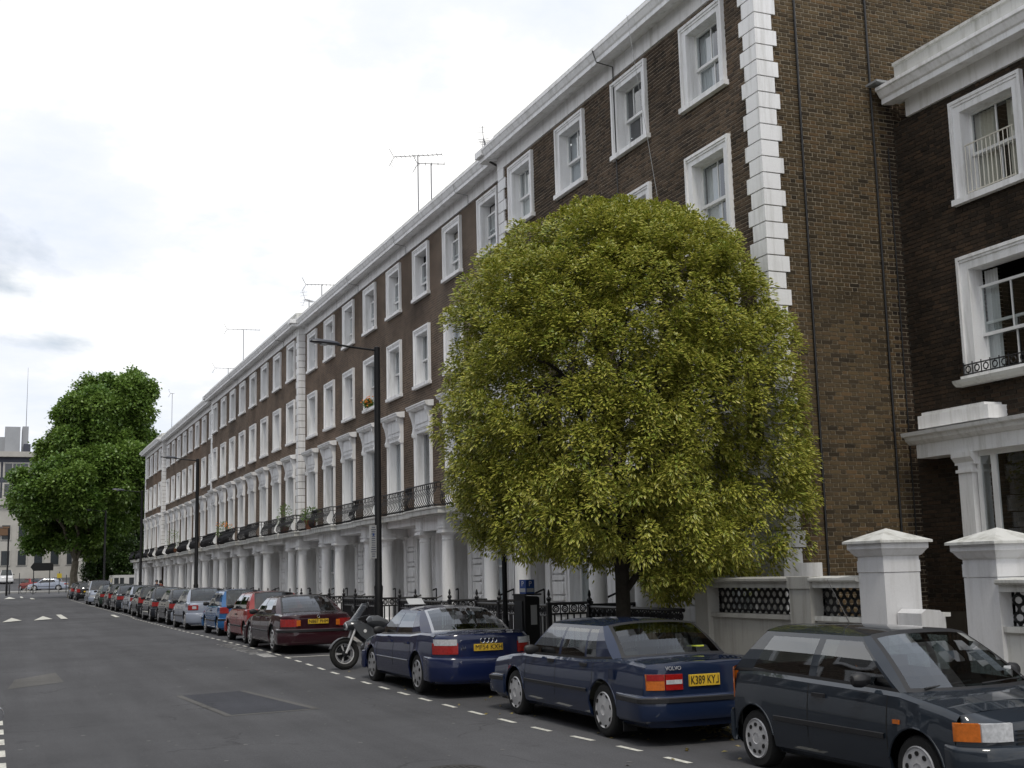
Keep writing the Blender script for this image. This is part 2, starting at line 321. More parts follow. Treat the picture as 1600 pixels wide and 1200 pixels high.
kerbed('pavement', 8.90, 18, -20, 134, PAVE, .12)
kerbed('far_side_kerb', -2.75, -2.6, -20, 134, KERB, .125); kerbed('far_side_pavement', -6.5, -2.75, -20, 134, PAVE, .12)
def onroad(b, pts, dz):   # polygon on the road surface
    b.add([(x, y, gz(y)+dz) for x, y in pts], [tuple(range(len(pts)))])
LINE = mat('road_paint', (.62, .61, .55), .75, var=(14, .45)); LINE_W = mat('worn_road_paint', (.34, .335, .32), .8, var=(9, .6))
# dashed parking bay line: one object per painted dash
def bayx(y): return float(np.interp(y, [8, 12.9, 14.8, 17, 19.3, 25, 120], [6.86, 6.77, 6.60, 6.50, 6.42, 6.30, 6.30]))
root = tag(empty('parking_bay_marking', (0, 0, 0)), 'broken white line marking the kerbside parking bays', 'road marking')
y = 10.55; k = 0
while y < 112:
    b = MB(); w = .038
    onroad(b, [(bayx(y)-w, y), (bayx(y)+w, y), (bayx(y+.5)+w, y+.5), (bayx(y+.5)-w, y+.5)], .005); b.build('dash', LINE, root); y += 1.04
b = MB(); onroad(b, [(6.3, 28.55), (7.4, 28.55), (7.4, 28.65), (6.3, 28.65)], .006); b.build('bay_end_line', LINE, root)
b = MB()                                          # worn lettering beside the bay, broken into strokes
for i in range(13):
    yy = 30.0+i*.42; xx = 5.72
    for j in range(random.randint(1, 3)):
        o = random.random()*.25; onroad(b, [(xx+o, yy), (xx+o+.2+random.random()*.2, yy), (xx+o+.22, yy+.16), (xx+o, yy+.16)], .005)
tag(b.build('bay_lettering', LINE_W), 'worn white lettering painted beside the maroon saloon', 'road marking', kind='stuff')
b = MB(); onroad(b, [(5.85, 28.9), (6.15, 28.9), (6.15, 29.9), (5.85, 29.9)], .006); b.build('stroke', LINE_W, root)
# squares of the opposite bay at the left edge
lb = tag(empty('opposite_bay_marking'), 'row of short thick white blocks at the left edge of the road', 'road marking')
for i in range(6):
    y0 = 13.9+i*1.08; b = MB(); onroad(b, [(.04, y0), (.235, y0), (.235, y0+.56), (.04, y0+.56)], .005); b.build('block', LINE, lb)
# patch and its sealing bands
b = MB(); onroad(b, [(3.05, 21.9), (4.05, 22.1), (4.55, 18.9), (3.32, 18.75)], .004); tag(b.build('tarmac_patch', ASPH_D), 'dark repair patch in the middle of the road', 'road patch')
b = MB(); onroad(b, [(3.05, 21.9), (3.32, 18.75), (3.22, 18.70), (2.94, 21.9)], .004); onroad(b, [(4.05, 22.1), (4.55, 18.9), (4.66, 18.95), (4.14, 22.15)], .004); onroad(b, [(3.22, 18.62), (4.66, 18.8), (4.66, 18.89), (3.22, 18.74)], .004)
tag(b.build('patch_seal', ASPH_L), 'pale sealing band round the dark road patch', 'road patch')
b = MB(); onroad(b, [(.35, 24.6), (1.35, 25.4), (1.3, 27.6), (.5, 26.4)], .004); tag(b.build('pale_patch', ASPH_L), 'pale worn patch of tarmac by the left edge', 'road patch')
# road hump triangles
hump = tag(empty('road_hump_marking'), 'white triangles painted across the road hump', 'road marking')
for pts in ([(.55, 61.6), (1.40, 62.4), (1.02, 66.6)], [(1.90, 62.2), (2.75, 62.8), (2.50, 67.8)], [(3.12, 62.6), (3.42, 62.6), (3.45, 69.5), (3.20, 69.5)], [(5.55, 62.5), (5.75, 62.5), (5.8, 66), (5.6, 66)]):
    b = MB(); onroad(b, pts, .03); b.build('triangle', LINE, hump)
hm2 = tag(empty('far_hump_marking'), 'small white marks on the road near the junction', 'road marking')
for pts in ([(1.2, 125), (2.2, 125), (1.8, 137)], [(2.7, 128), (2.95, 128), (3.0, 137), (2.8, 137)], [(3.4, 120), (3.75, 120), (3.7, 127), (3.45, 127)]):
    b = MB(); onroad(b, pts, .03); b.build('mark', LINE, hm2)
# drain cover at the bottom edge, chewing-gum spots and a paint splash
dc = tag(empty('drain_cover', (4.52, 12.5, 0)), 'round iron drain cover in the road at the bottom edge', 'drain cover'); b = MB(); b.lathe([(.33, .002), (.33, .006), (.29, .006), (.29, .003), (.27, .003), (.27, .007), (.02, .008)], 28); b.build('cover', mat('cast_iron', (.045, .042, .040), .7, var=(12, .3)), dc)
b = MB()
for i in range(-4, 5):
    for j in range(-4, 5):
        if i*i+j*j < 17: b.box(i*.056-.015, i*.056+.015, j*.056-.015, j*.056+.015, .008, .012)
b.build('tread', bpy.data.materials['cast_iron'], dc)['kind'] = 'stuff'
b = MB()
for i in range(170):
    x, y0 = random.uniform(.4, 6.5), 9+random.random()**1.6*34; r_ = random.uniform(.012, .035); onroad(b, [(x+r_*cos(t)*random.uniform(.7, 1.2), y0+r_*1.2*sin(t)) for t in [k*pi/3.5 for k in range(7)]], .004)
tag(b.build('gum_spots', mat('gum', (.135, .132, .128), .8, var=(3, .4))), 'pale trodden spots scattered over the tarmac', 'spots', kind='stuff')
# two faint longitudinal seams
b = MB()
for x, y0, y1 in ((1.9, 9, 60), (4.6, 22, 60)): onroad(b, [(x, y0), (x+.05, y0), (x+.05, y1), (x, y1)], .004)
for x, y0, y1 in ((4.2, 9, 18.6),): onroad(b, [(x+.5, y0), (x+.56, y0), (x+.06, y1), (x, y1)], .004)

# ================================================================== the terrace
PX, WX, PIT, Y0 = 12.10, 12.36, 5.85, 17.52
def walls(y0, y1, z0, z1, holes, x, b=None):
    b = b or MB(); ys = sorted({y0, y1, *[h[0] for h in holes], *[h[1] for h in holes]}); zs = sorted({z0, z1, *[h[2] for h in holes], *[h[3] for h in holes]})
    for i in range(len(ys)-1):
        for j in range(len(zs)-1):
            cy, cz = (ys[i]+ys[i+1])/2, (zs[j]+zs[j+1])/2
            if any(h[0] < cy < h[1] and h[2] < cz < h[3] for h in holes): continue
            b.add([(x, ys[i], zs[j]), (x, ys[i+1], zs[j]), (x, ys[i+1], zs[j+1]), (x, ys[i], zs[j+1])], [(0, 3, 2, 1)])
    return b
def bricks(u0, u1, v0, v1, holes):
    """Flemish bond laid over a rectangle, cut round the holes"""
    res = []; row = 0; v = v0
    while v < v1-.03:
        u = u0-.03-(.2825 if row % 2 else 0); st = row % 2 == 0
        while u < u1:
            L = .212 if st else .0995; a, c = max(u, u0), min(u+L, u1)
            if c-a > .03:
                segs = [(a, c)]
                for h in holes:
                    if h[2]-.01 < v+.03 < h[3]+.01:
                        ns = []
                        for s in segs:
                            if h[1] <= s[0] or h[0] >= s[1]: ns.append(s)
                            else:
                                if h[0]-s[0] > .03: ns.append((s[0], h[0]))
                                if s[1]-h[1] > .03: ns.append((h[1], s[1]))
                        segs = ns
                for s in segs: res.append((s[0], s[1], v, v+.061))
            u += L+.013; st = not st
        v += .075; row += 1
    return res
def brick_mesh(name, bs, fn, m):
    """fn(u, v, d) -> world point, d = height above the mortar plane"""
    nb = len(bs); V = []; F = []; shade = []
    for i, (a, c, v, w) in enumerate(bs):
        d = .007+random.random()*.006; j = random.uniform(-.002, .002); o = i*8; e = .004
        V += [fn(a, v+j, 0), fn(c, v+j, 0), fn(c, w+j, 0), fn(a, w+j, 0), fn(a+e, v+j+e, d), fn(c-e, v+j+e, d), fn(c-e, w+j-e, d), fn(a+e, w+j-e, d)]
        F += [(o+4, o+5, o+6, o+7), (o, o+1, o+5, o+4), (o+1, o+2, o+6, o+5), (o+2, o+3, o+7, o+6), (o+3, o, o+4, o+7)]
        s = min(1, max(0, random.random()*.9+.1*random.random())); shade += [s]*5
    me = bpy.data.meshes.new(name); me.from_pydata(V, [], F); at = me.attributes.new('shade', 'FLOAT', 'FACE'); at.data.foreach_set('value', shade); me.materials.append(m); me.update(); return me

# ---- window prototypes: origin at the middle of the sill line on the wall face, facing -x
def frame_bar(b, y0, y1, z0, z1, x0=-.05, x1=.0): b.box(x0, x1, y0, y1, z0, z1)
def curtain(w, h, z0, sides):
    b = MB(); n = 14
    for (a, c) in sides:
        rows = []
        for z in (z0, z0+h): rows.append([(.30+.022*sin(k*2.1+a*9), a+(c-a)*k/n, z) for k in range(n+1)])
        b.grid(rows)
    return b
def window(parent, name, wo, ho, aw, style, variant=0):
    """wo, ho: outer size of the architrave; aw: its width.  returns opening (y0, y1, z0, z1) relative to the origin"""
    hw = wo/2; iw = hw-aw; top = ho; itop = ho-aw; b = MB(); dep = .26
    sill = style != 'first'; zb = .10 if sill else 0
    # architrave: flat band with a raised outer moulding
    for s in (-1, 1):
        y0, y1 = sorted((s*iw, s*hw)); b.box(-.045, .0, y0, y1, zb, itop)
        y0, y1 = sorted((s*(hw-.055), s*hw)); b.box(-.085, -.0452, y0, y1, zb, top)
    b.box(-.045, 0, -hw, hw, itop, top); b.box(-.085, -.0452, -hw+.055, hw-.055, top-.055, top); b.box(-.065, -.0452, -hw+.055, hw-.055, top-.10, top-.055)
    # plastered reveals
    b.box(-.002, dep, -iw-.012, -iw, zb, itop); b.box(-.002, dep, iw, iw+.012, zb, itop); b.box(-.002, dep, -iw, iw, itop-.0, itop+.012); b.box(0, dep, -iw, iw, zb-.012, zb)
    w = b.build(name, WHITE, parent)
    if sill: c = MB(); c.box(-.12, .02, -hw-.05, hw+.05, 0, .10); c.build('sill', WHITE, w)
    xs = .17; ops = (zb, itop); mid = zb+(itop-zb)*(.5 if style != 'first' else .34)
    def sash(nm, z0, z1, x, bars, open_=0):
        q = MB(); t = .045; q.box(x, x+.04, -iw, -iw+t, z0, z1); q.box(x, x+.04, iw-t, iw, z0, z1); q.box(x-.002, x+.042, -iw, iw, z0, z0+t*1.2); q.box(x-.002, x+.042, -iw, iw, z1-t, z1)
        for k in range(bars): yy = -iw+2*iw*(k+1)/(bars+1); q.box(x+.005, x+.03, yy-.012, yy+.012, z0+t, z1-t)
        q.build(nm, WPAINT, w); p = MB(); p.add([(x+.018, -iw+.02, z0+.02), (x+.018, iw-.02, z0+.02), (x+.018, iw-.02, z1-.02), (x+.018, -iw+.02, z1-.02)], [(0, 3, 2, 1)]); p.build('pane', PANE, w)
    if variant == 2: sash('upper_sash', mid-.25, itop-.28, xs, 1); sash('lower_sash', zb, mid, xs+.055, 1)
    else: sash('upper_sash', mid-.02, itop, xs, 2 if style == 'attic' and variant == 1 else 1); sash('lower_sash', zb, mid+.02, xs+.055, 1)
    kind = {0: [(-iw, -iw*.25), (iw*.25, iw)], 1: [(-iw, iw)], 2: [(-iw, -iw*.55), (iw*.55, iw)], 3: []}[variant]
    if kind: curtain(0, itop-zb-.04, zb+.02, kind).build('curtain', CURT, w)
    return w, (-iw, iw, zb, itop)
AT, SE, FI = 10.72, 7.88, 3.95          # sill heights of the three storeys
BY = (PIT*.25, PIT*.75)
def house(kind):
    root = empty('terraced_house'); holes = []
    for k, yc in enumerate(BY):
        for (z, h, st) in ((AT, 1.72, 'attic'), (SE, 1.92, 'second')):
            v = random.choice([0, 1, 1, 2]) if kind != 'near' else (1 if k else 0)
            w, o = window(root, 'window', 1.52, h, .20, st, v); w.location = (0, yc, z); holes.append((yc+o[0], yc+o[1], z+o[2], z+o[3]))
        w, o = window(root, 'french_window', 1.60, 2.70, .20, 'first', 1); w.location = (0, yc, FI); holes.append((yc+o[0], yc+o[1], FI, FI+o[3]))
        # hood on consoles over the tall window
        b = MB(); b.box(-.07, 0, -.82, .82, 0, .50); b.box(-.095, -.0702, -.60, .60, .07, .42)
        b.prism([(-.25, .54), (-.27, .56), (-.27, .59), (-.30, .63), (-.30, .66), (0, .70), (0, .50), (-.16, .50), (-.20, .52)], 'y', -.96, .96)
        b.xf(Matrix.Identity(4)); hd = b.build('window_hood', WHITE, root, loc=(0, yc, FI+2.71))
        for s in (-1, 1):
            c = MB(); c.prism([(-.23, .50), (-.22, .40), (-.17, .30), (-.13, .16), (-.105, .0), (-.12, -.14), (-.15, -.22), (-.14, -.30), (-.09, -.33), (0, -.33), (0, .50)], 'y', s*.765-.06, s*.765+.06); c.build('console', WHITE, hd)
    root['holes'] = len(holes); HOLES = holes
    # ground storey: a window bay and a recessed porch behind two columns
    gw, o = window(root, 'ground_window', 1.75, 2.15, .16, 'ground', 1); gw.location = (0, BY[0], 1.15)
    gh = [(BY[0]+o[0], BY[0]+o[1], 1.15+o[2], 1.15+o[3]), (BY[1]-.88, BY[1]+.88, .5, 3.22)]
    b = walls(0, PIT, -.3, 3.68, gh, 0)
    d = 1.5; y0, y1 = BY[1]-.88, BY[1]+.88
    b.add([(0, y0, .5), (d, y0, .5), (d, y0, 3.22), (0, y0, 3.22)], [(0, 1, 2, 3)]); b.add([(0, y1, .5), (d, y1, .5), (d, y1, 3.22), (0, y1, 3.22)], [(3, 2, 1, 0)])
    b.add([(0, y0, 3.22), (d, y0, 3.22), (d, y1, 3.22), (0, y1, 3.22)], [(0, 1, 2, 3)]); b.add([(d, y0, .5), (d, y1, .5), (d, y1, 3.22), (d, y0, 3.22)], [(3, 2, 1, 0)])
    b.build('ground_storey_wall', WHITE, root)
    b = MB(); b.box(d-.06, d-.01, BY[1]-.5, BY[1]+.5, .52, 2.6); dr = b.build('front_door', IRON2, root)
    b = MB(); b.box(d-.075, d-.061, BY[1]-.36, BY[1]-.06, .8, 1.4); b.box(d-.075, d-.061, BY[1]+.06, BY[1]+.36, .8, 1.4); b.box(d-.075, d-.061, BY[1]-.36, BY[1]-.06, 1.6, 2.45); b.box(d-.075, d-.061, BY[1]+.06, BY[1]+.36, 1.6, 2.45); b.build('door_panel', IRON2, dr)
    b = MB(); b.box(d-.05, d-.012, BY[1]-.62, BY[1]-.51, .52, 3.1); b.box(d-.05, d-.012, BY[1]+.51, BY[1]+.62, .52, 3.1); b.box(d-.05, d-.012, BY[1]-.51, BY[1]+.51, 2.62, 2.72); b.build('door_frame', WHITE, root)
    for yc in (BY[1]-1.13, BY[1]+1.02):       # pilasters against the wall
        b = MB(); b.box(-.10, 0, yc-.13, yc+.13, .4, 3.16); b.box(-.15, 0, yc-.17, yc+.17, 3.16, 3.24); b.box(-.13, 0, yc-.15, yc+.15, 3.06, 3.10); b.build('pilaster', WHITE, root)
    def rblock(h):
        b = MB(); n = 6; w = .60; poly = [(-.30, .018), (w-.36-.02, .018)]+[(w-.36+.05*sin(t*pi/n), h/2-(h/2-.018)*cos(t*pi/n)) for t in range(n+1)]+[(-.30, h-.018)]
        b.prism([(p[0], p[1]) for p in poly], 'x', -.07, 0); return b.mesh('rustication_block', WHITE)
    big, sml = rblock(.32), rblock(.15)
    for yc, s in ((BY[1]-1.62, -1), (BY[1]+1.48, 1)):
        if yc > PIT-.1: continue
        z = .55; j = 0
        while z < 3.0:
            o = link('rustication_block', big if j % 2 == 0 else sml, root, (0, yc, z)); o.scale.y = s; z += .32 if j % 2 == 0 else .15; j += 1
    XC = -.66
    for yc in (BY[1]-.98, BY[1]+.98):
        b = MB(); b.lathe([(.25, .50), (.25, .58), (.22, .60), (.235, .66), (.20, .70), (.195, .72), (.192, 1.4), (.185, 2.1), (.165, 2.95), (.18, 2.97), (.18, 3.0), (.167, 3.01), (.167, 3.09), (.20, 3.13), (.235, 3.17)], 18, c=(XC, yc, 0)); b.box(XC-.25, XC+.25, yc-.25, yc+.25, 3.17, 3.24)
        cl = b.build('column', WHITE_C, root, smooth=True, ang=30)
        b = MB(); b.box(XC-.21, XC+.21, yc-.21, yc+.21, 3.24, 3.66); b.box(XC-.25, XC+.25, yc-.25, yc+.25, 3.30, 3.345)
        for q in range(5): t = -.18+q*.09; b.box(XC-.232, XC-.2102, yc+t-.028, yc+t+.028, 3.37, 3.63); b.box(XC+t-.028, XC+t+.028, yc-.232, yc-.2102, 3.37, 3.63)
        b.build('fluted_block', WHITE_C, cl)
        b = MB(); b.box(XC+.212, 0, yc-.15, yc+.15, 3.24, 3.66); b.build('porch_beam', WHITE, root)
    b = MB(); b.box(XC-.15, XC+.15, BY[1]-.768, BY[1]+.768, 3.27, 3.66); b.build('porch_beam', WHITE, root)
    # balcony slab, stepping forward over the porch
    b = MB(); xf = -1.12; xb = -.92; ya, yb = BY[1]-1.45, BY[1]+1.42
    for (x, p, q) in ((xb, 0, ya), (xf, ya, yb), (xb, yb, PIT)):
        b.box(x, 0, p, q, 3.70, 3.84)
    b.box(xf+.10, 0, ya+.08, yb-.08, 3.661, 3.7); b.box(xf-.03, -.3, ya-.03, yb+.03, 3.841, 3.88); b.box(xb-.02, -.3, 0, ya-.031, 3.841, 3.88); b.box(xb-.02, -.3, yb+.031, PIT, 3.841, 3.88)
    sl = b.build('balcony_slab', WHITE_D, root)
    b = MB(); b.box(xb+.2, 0, 0, BY[1]-1.24, 3.50, 3.70); b.build('fascia', WHITE, root)
    rail = MB(); bars = MB(); zt = 4.54
    path = [(xb, 0), (xb, ya), (xf, ya), (xf, yb), (xb, yb), (xb, PIT)]
    for i in range(len(path)-1):
        p, q = Vector(path[i]), Vector(path[i+1]); L = (q-p).length; dv = (q-p)/L; nv = Vector((-abs(dv.y), -abs(dv.x)*(1 if i == 1 else -1) if abs(dv.x) > .5 else 0))
        rail.tube([(p.x, p.y, zt), (q.x, q.y, zt)], .022, 5); rail.tube([(p.x, p.y, 3.93), (q.x, q.y, 3.93)], .014, 4); rail.tube([(p.x, p.y, zt-.13), (q.x, q.y, zt-.13)], .010, 4)
        n = max(1, int(L/.16))
        for k in range(n):
            c = p+dv*(L*(k+.5)/n); prof = [(-.02, 3.90), (.09, 3.95), (.15, 4.05), (.11, 4.20), (.02, 4.33), (-.01, 4.42), (0, zt)]
            bars.tube([(c.x+nv.x*o_, c.y+nv.y*o_, z) for o_, z in prof], .0135, 4, False)
            if k % 3 == 1: bars.torus((c.x, c.y, 4.475), .042, .009, 'x' if abs(dv.y) > .5 else 'y', 8, 3)
    r = rail.build('balcony_rail', IRON, root); o = bars.build('balcony_bars', IRON, r); o['kind'] = 'stuff'
    # entablature, cornice and parapet
    b = MB(); b.box(-.05, 0, 0, PIT, 12.57, 12.94); b.build('frieze', WHITE, root)
    b = MB(); b.prism([(0, 12.94), (-.16, 12.94), (-.20, 12.90), (-.36, 12.88), (-.38, 12.86), (-.42, 12.86), (-.42, 12.95), (-.45, 12.98), (-.50, 13.08), (-.52, 13.10), (-.52, 13.16), (-.1, 13.20), (0, 13.20)], 'y', 0, PIT); b.build('cornice', WHITE, root)
    b = MB(); b.prism([(-.12, 13.2), (-.12, 13.46), (-.16, 13.48), (-.16, 13.54), (.22, 13.58), (.22, 13.2)], 'y', 0, PIT); b.build('parapet', WHITE_D, root)
    b = MB(); b.add([(.2, 0, 13.2), (.2, PIT, 13.2), (4.6, PIT, 14.1), (4.6, 0, 14.1)], [(0, 3, 2, 1)]); b.add([(4.6, 0, 14.1), (4.6, PIT, 14.1), (9, PIT, 13.2), (9, 0, 13.2)], [(0, 3, 2, 1)]); b.build('roof', SLATE, root)
    b = MB(); b.add([(9, 0, 0), (9, PIT, 0), (9, PIT, 13.2), (9, 0, 13.2)], [(0, 1, 2, 3)]); b.build('back_wall', BR_T, root)
    # partition that keeps the rooms dark
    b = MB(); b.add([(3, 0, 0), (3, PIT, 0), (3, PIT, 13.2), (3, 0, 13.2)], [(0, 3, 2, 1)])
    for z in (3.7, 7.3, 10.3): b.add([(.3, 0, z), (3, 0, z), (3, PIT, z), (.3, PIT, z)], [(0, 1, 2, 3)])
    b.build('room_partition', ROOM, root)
    # front steps between pavement and porch
    b = MB(); b.box(-1.95, 1.0, BY[1]-.88, BY[1]+.88, -.2, .35); b.box(-1.2, 1.0, BY[1]-.88, BY[1]+.88, .35, .5); b.build('doorstep', GREYSTUC, root)
    return root, HOLES
def quoin(root, y, s, z0, z1, x=0, step=.2935, side=True):
    """stack of blocks at a pavilion corner; s: direction along y into the wall"""
    z = z1; k = 0
    cache = {}
    while z > z0:
        long = k % 2
        if long not in cache:
            fl, gl, c = (.46, .31, .03) if long else (.35, .40, .03)
            b = MB(); h = step-.022
            b.box(-.045, gl if side else .0, *sorted((0-s*.045, s*fl)), 0, h); cache[long] = b.mesh('quoin_block', WHITE)
        link('quoin_block', cache[long], root, (x, y, z-step+.011)); z -= step; k += 1
protoA, HOLES = house('near'); protoB, _ = house('far')
def front(root, y0=0, y1=PIT):
    b = walls(y0, y1, 3.68, 12.58, HOLES, 0); return b.build('front_wall', BR_T, root)
ORD = ['first', 'second', 'third', 'fourth', 'fifth', 'sixth', 'seventh', 'eighth', 'ninth', 'tenth', 'eleventh', 'twelfth', 'thirteenth', 'fourteenth', 'fifteenth', 'sixteenth']
front(protoB)
# protoA keeps a mortar front with laid bricks
b = walls(0, PIT, 3.68, 12.58, HOLES, 0); b.build('front_wall', MORTAR_D, protoA)
bl = bricks(0, PIT, 3.7, 12.56, [(h[0]-.20, h[1]+.20, h[2]-.1, h[3]+.20) for h in HOLES])
fb = link('brickwork', brick_mesh('front_bricks', bl, lambda u, v, d: (-d, u, v), BR_F), protoA); fb['kind'] = 'stuff'
houses = []
for k in range(16):
    pav = k in (0, 1, 6, 7, 8, 9, 14, 15); src = protoA if k < 2 else protoB
    if k == 0: h = protoA
    elif k == 2: h = protoB
    else: h = copy_tree(src)
    h.location = (PX if pav else WX, Y0+PIT*k, 0); houses.append(h)
    where = ('near end house of the brick terrace, behind the clipped street tree' if k == 0 else 'second brick house of the terrace, half hidden behind the street tree' if k == 1 else
             'last house at the far end of the brick terrace beside the plane tree' if k == 15 else f'{ORD[k]} brick house of the terrace counted from the near end')
    tag(h, where, 'house', 'houses of the long brick terrace')
# different curtains and blinds per copy
for h in houses:
    for w in kids(h):
        if 'window' in w.name and w.name != 'window_hood':
            for c in kids(w):
                if c.name.startswith('curtain') and random.random() < .22: bpy.data.objects.remove(c)
# quoins at the pavilion corners
h0 = houses[0]
quoin(h0, -.25, 1, 2.1, 12.58)
quoin(houses[1], PIT, -1, 3.9, 12.58); quoin(houses[6], 0, 1, 3.9, 12.58); quoin(houses[9], PIT, -1, 3.9, 12.58); quoin(houses[14], 0, 1, 3.9, 12.58); quoin(houses[15], PIT, -1, 3.9, 12.58)
for k, yy, a in ((6, 0, -1), (14, 0, -1), (15, PIT, 1), (9, PIT, 1), (1, PIT, 1)):   # returns of the projecting blocks and of their cornices
    b = MB(); b.box(0, .30, min(yy, yy-a*.001), max(yy, yy-a*.001)+.001, 0, 13.2); b.build('return_wall', BR_T, houses[k])
    b = MB(); y0, y1 = sorted((yy, yy+a*.06)); b.box(-.05, .3, y0, y1, 12.575, 12.94); y0, y1 = sorted((yy, yy+a*.40)); b.box(-.42, .30, y0, y1, 12.862, 12.99); y0, y1 = sorted((yy, yy+a*.48)); b.box(-.52, .30, y0, y1, 12.99, 13.162); b.build('cornice_return', WHITE, houses[k])
# near end: corner strip, gable of laid bricks, ledge at the corner
b = MB(); b.add([(0, -.25, 3.6), (0, 0, 3.6), (0, 0, 12.6), (0, -.25, 12.6)], [(0, 3, 2, 1)]); b.build('corner_strip', MORTAR_D, h0)
b = MB(); b.box(-.06, .45, -.31, 0, -.2, 1.72); b.box(-.10, .55, -.36, 0, 1.72, 1.80); b.box(-.16, .60, -.42, 0, 1.80, 2.06); b.build('corner_base', WHITE, h0)
b = MB(); b.box(-.05, .0, -.25, 0, 12.57, 12.94); b.box(-.42, 0, -.25, 0, 12.86, 12.985); b.box(-.52, 0, -.25, 0, 12.985, 13.16); b.box(-.12, .2, -.25, 0, 13.2, 13.54); b.build('cornice_end', WHITE, h0)
b = MB(); b.add([(0, -.25, -.2), (9, -.25, -.2), (9, -.25, 15.5), (0, -.25, 15.5)], [(0, 1, 2, 3)]); b.build('gable_wall', MORTAR, h0)
gb = bricks(.02, 7.2, .4, 14.2, [])
dark = {i for i, q in enumerate(gb) if q[0] > (2.46 if int(q[2]/.075) % 2 else 2.60) and q[2] < 10.3}
near = sorted([i for i, q in enumerate(gb) if .5 < q[0] and q[1] < 2.44 and q[2] > 2.2 and q[1]-q[0] > .2], key=lambda i: gb[i][2])[:300]; ns = set(near)
o = link('gable_brickwork', brick_mesh('gable_bricks', [q for i, q in enumerate(gb) if i not in ns and i not in dark], lambda u, v, d: (u, -.25-d, v), BR_G), h0); o['kind'] = 'stuff'
o = link('dark_toothing', brick_mesh('dark_toothing', [gb[i] for i in sorted(dark)], lambda u, v, d: (u, -.25-d, v), BR_D), h0); o['kind'] = 'stuff'
b = MB(); b.box(0, .212, -.011, 0, 0, .061); bm = b.mesh('brick', BR_GS)
for i in near: link('brick', bm, h0, (gb[i][0], -.25, gb[i][2]))
for (x, r) in ((.82, .022), (2.40, .021), (2.72, .012)):   # downpipe and cables on the gable
    b = MB(); b.tube([(x, -.25-r-.02, 1.0), (x, -.25-r-.02, 14 if x < 2.7 else 9.5)], r, 8); b.build('downpipe' if r > .02 else 'cable', IRON2, h0)
# cables and a rainwater pipe on the fronts
b = MB(); b.tube([(-.55, 5.0, 13.1), (-.46, 5.0, 12.85), (-.07, 5.0, 12.80), (-.06, 5.02, 12.2), (-.05, 5.0, 9.5)], .014, 5); b.build('cable', IRON2, h0)
b = MB(); b.tube([(-.55, 3.4, 13.2), (-.5, 3.4, 12.8), (-.12, 3.1, 8.8)], .006, 4); b.build('wire', LEAD, h0)
b = MB(); b.tube([(-.50, .1, 12.86), (-.12, .12, 12.7), (-.09, .12, 12.4), (-.09, .12, 4.2)], .03, 6); b.build('rainwater_pipe', IRON2, houses[2])
for k in (2, 3, 4, 6, 8):
    b = MB(); b.tube([(-.53, 2.9, 13.1), (-.46, 2.9, 12.85), (-.07, 2.9, 12.8), (-.06, 2.92, 12.55)], .012, 4); b.build('cable', LEAD, houses[k])
# ================================================================== railings in front of the terrace
RX = 10.30
def railing_run(b, bars, p, q, zt, zb, orn=True):
    p, q = Vector(p), Vector(q); L = (q-p).length; dv = (q-p)/L; ax = 'x' if abs(dv.y) > .5 else 'y'
    for nm, z, r_ in (('top_rail', zt, .034), ('middle_rail', zt-.20, .022), ('bottom_rail', zb+.12, .014)): c = MB(); c.tube([(p.x, p.y, z), (q.x, q.y, z)], r_, 6); c.build(nm, IRON, b)
    n = int(L/.125)
    for k in range(n):
        c = p+dv*(L*(k+.5)/n); bars.tube([(c.x, c.y, zb), (c.x, c.y, zt-.2)], .02, 4, False)
    n = int(L/.19)
    for k in range(n):
        c = p+dv*(L*(k+.5)/n)
        bars.torus((c.x, c.y, zt-.10), .064, .017, ax, 10, 4)
        bars.torus((c.x, c.y, zt-.10), .028, .014, ax, 7, 3); c2 = c+dv*(L*.5/n); bars.tube([(c2.x, c2.y, zt-.2), (c2.x, c2.y, zt)], .014, 4, False)
def post_mesh(zt, zb):
    b = MB(); b.box(-.045, .045, -.045, .045, zb, zt); b.lathe([(.065, zt), (.065, zt+.03), (.03, zt+.05), (.05, zt+.09), (.055, zt+.12), (.02, zt+.16), (.034, zt+.20), (.02, zt+.27), (.004, zt+.30)], 8); return b.mesh('post', IRON)
pm = post_mesh(1.37, -.1)
def area_railing():
    r = empty('area_railing'); b = r; bars = MB(); ya, yb = BY[1]-.92, BY[1]+.92
    railing_run(b, bars, (0, .05), (0, ya), 1.35, 0); railing_run(b, bars, (0, yb), (0, PIT-.05), 1.35, 0)
    q = bars.build('bars', IRON, r); q['kind'] = 'stuff'
    for yy in (ya, yb):
        bars = MB(); railing_run(r, bars, (.05, yy), (1.05, yy), 1.38, 0); t = bars.build('side_bars', IRON, r); t['kind'] = 'stuff'; link('post', pm, r, (0, yy, 0))
        b = MB(); b.tube([(1.05, yy, 1.38), (1.7, yy, 1.62)], .022, 5); b.tube([(1.7, yy, .4), (1.7, yy, 1.62)], .02, 5); b.build('handrail', IRON, r)
    link('post', pm, r, (0, 2.1, 0))
    return r
ar = area_railing()
for k in range(16):
    r = ar if k == 0 else copy_tree(ar); r.location = (RX, Y0+PIT*k, .0)
    tag(r, 'black iron railing by the tree trunk, in front of the near end house' if k == 0 else 'black iron railing behind the blue saloon with the ticket machine before it' if k == 1 else f'black iron railing in front of the {ORD[k]} house of the terrace', 'railing', 'iron railings before the terrace')
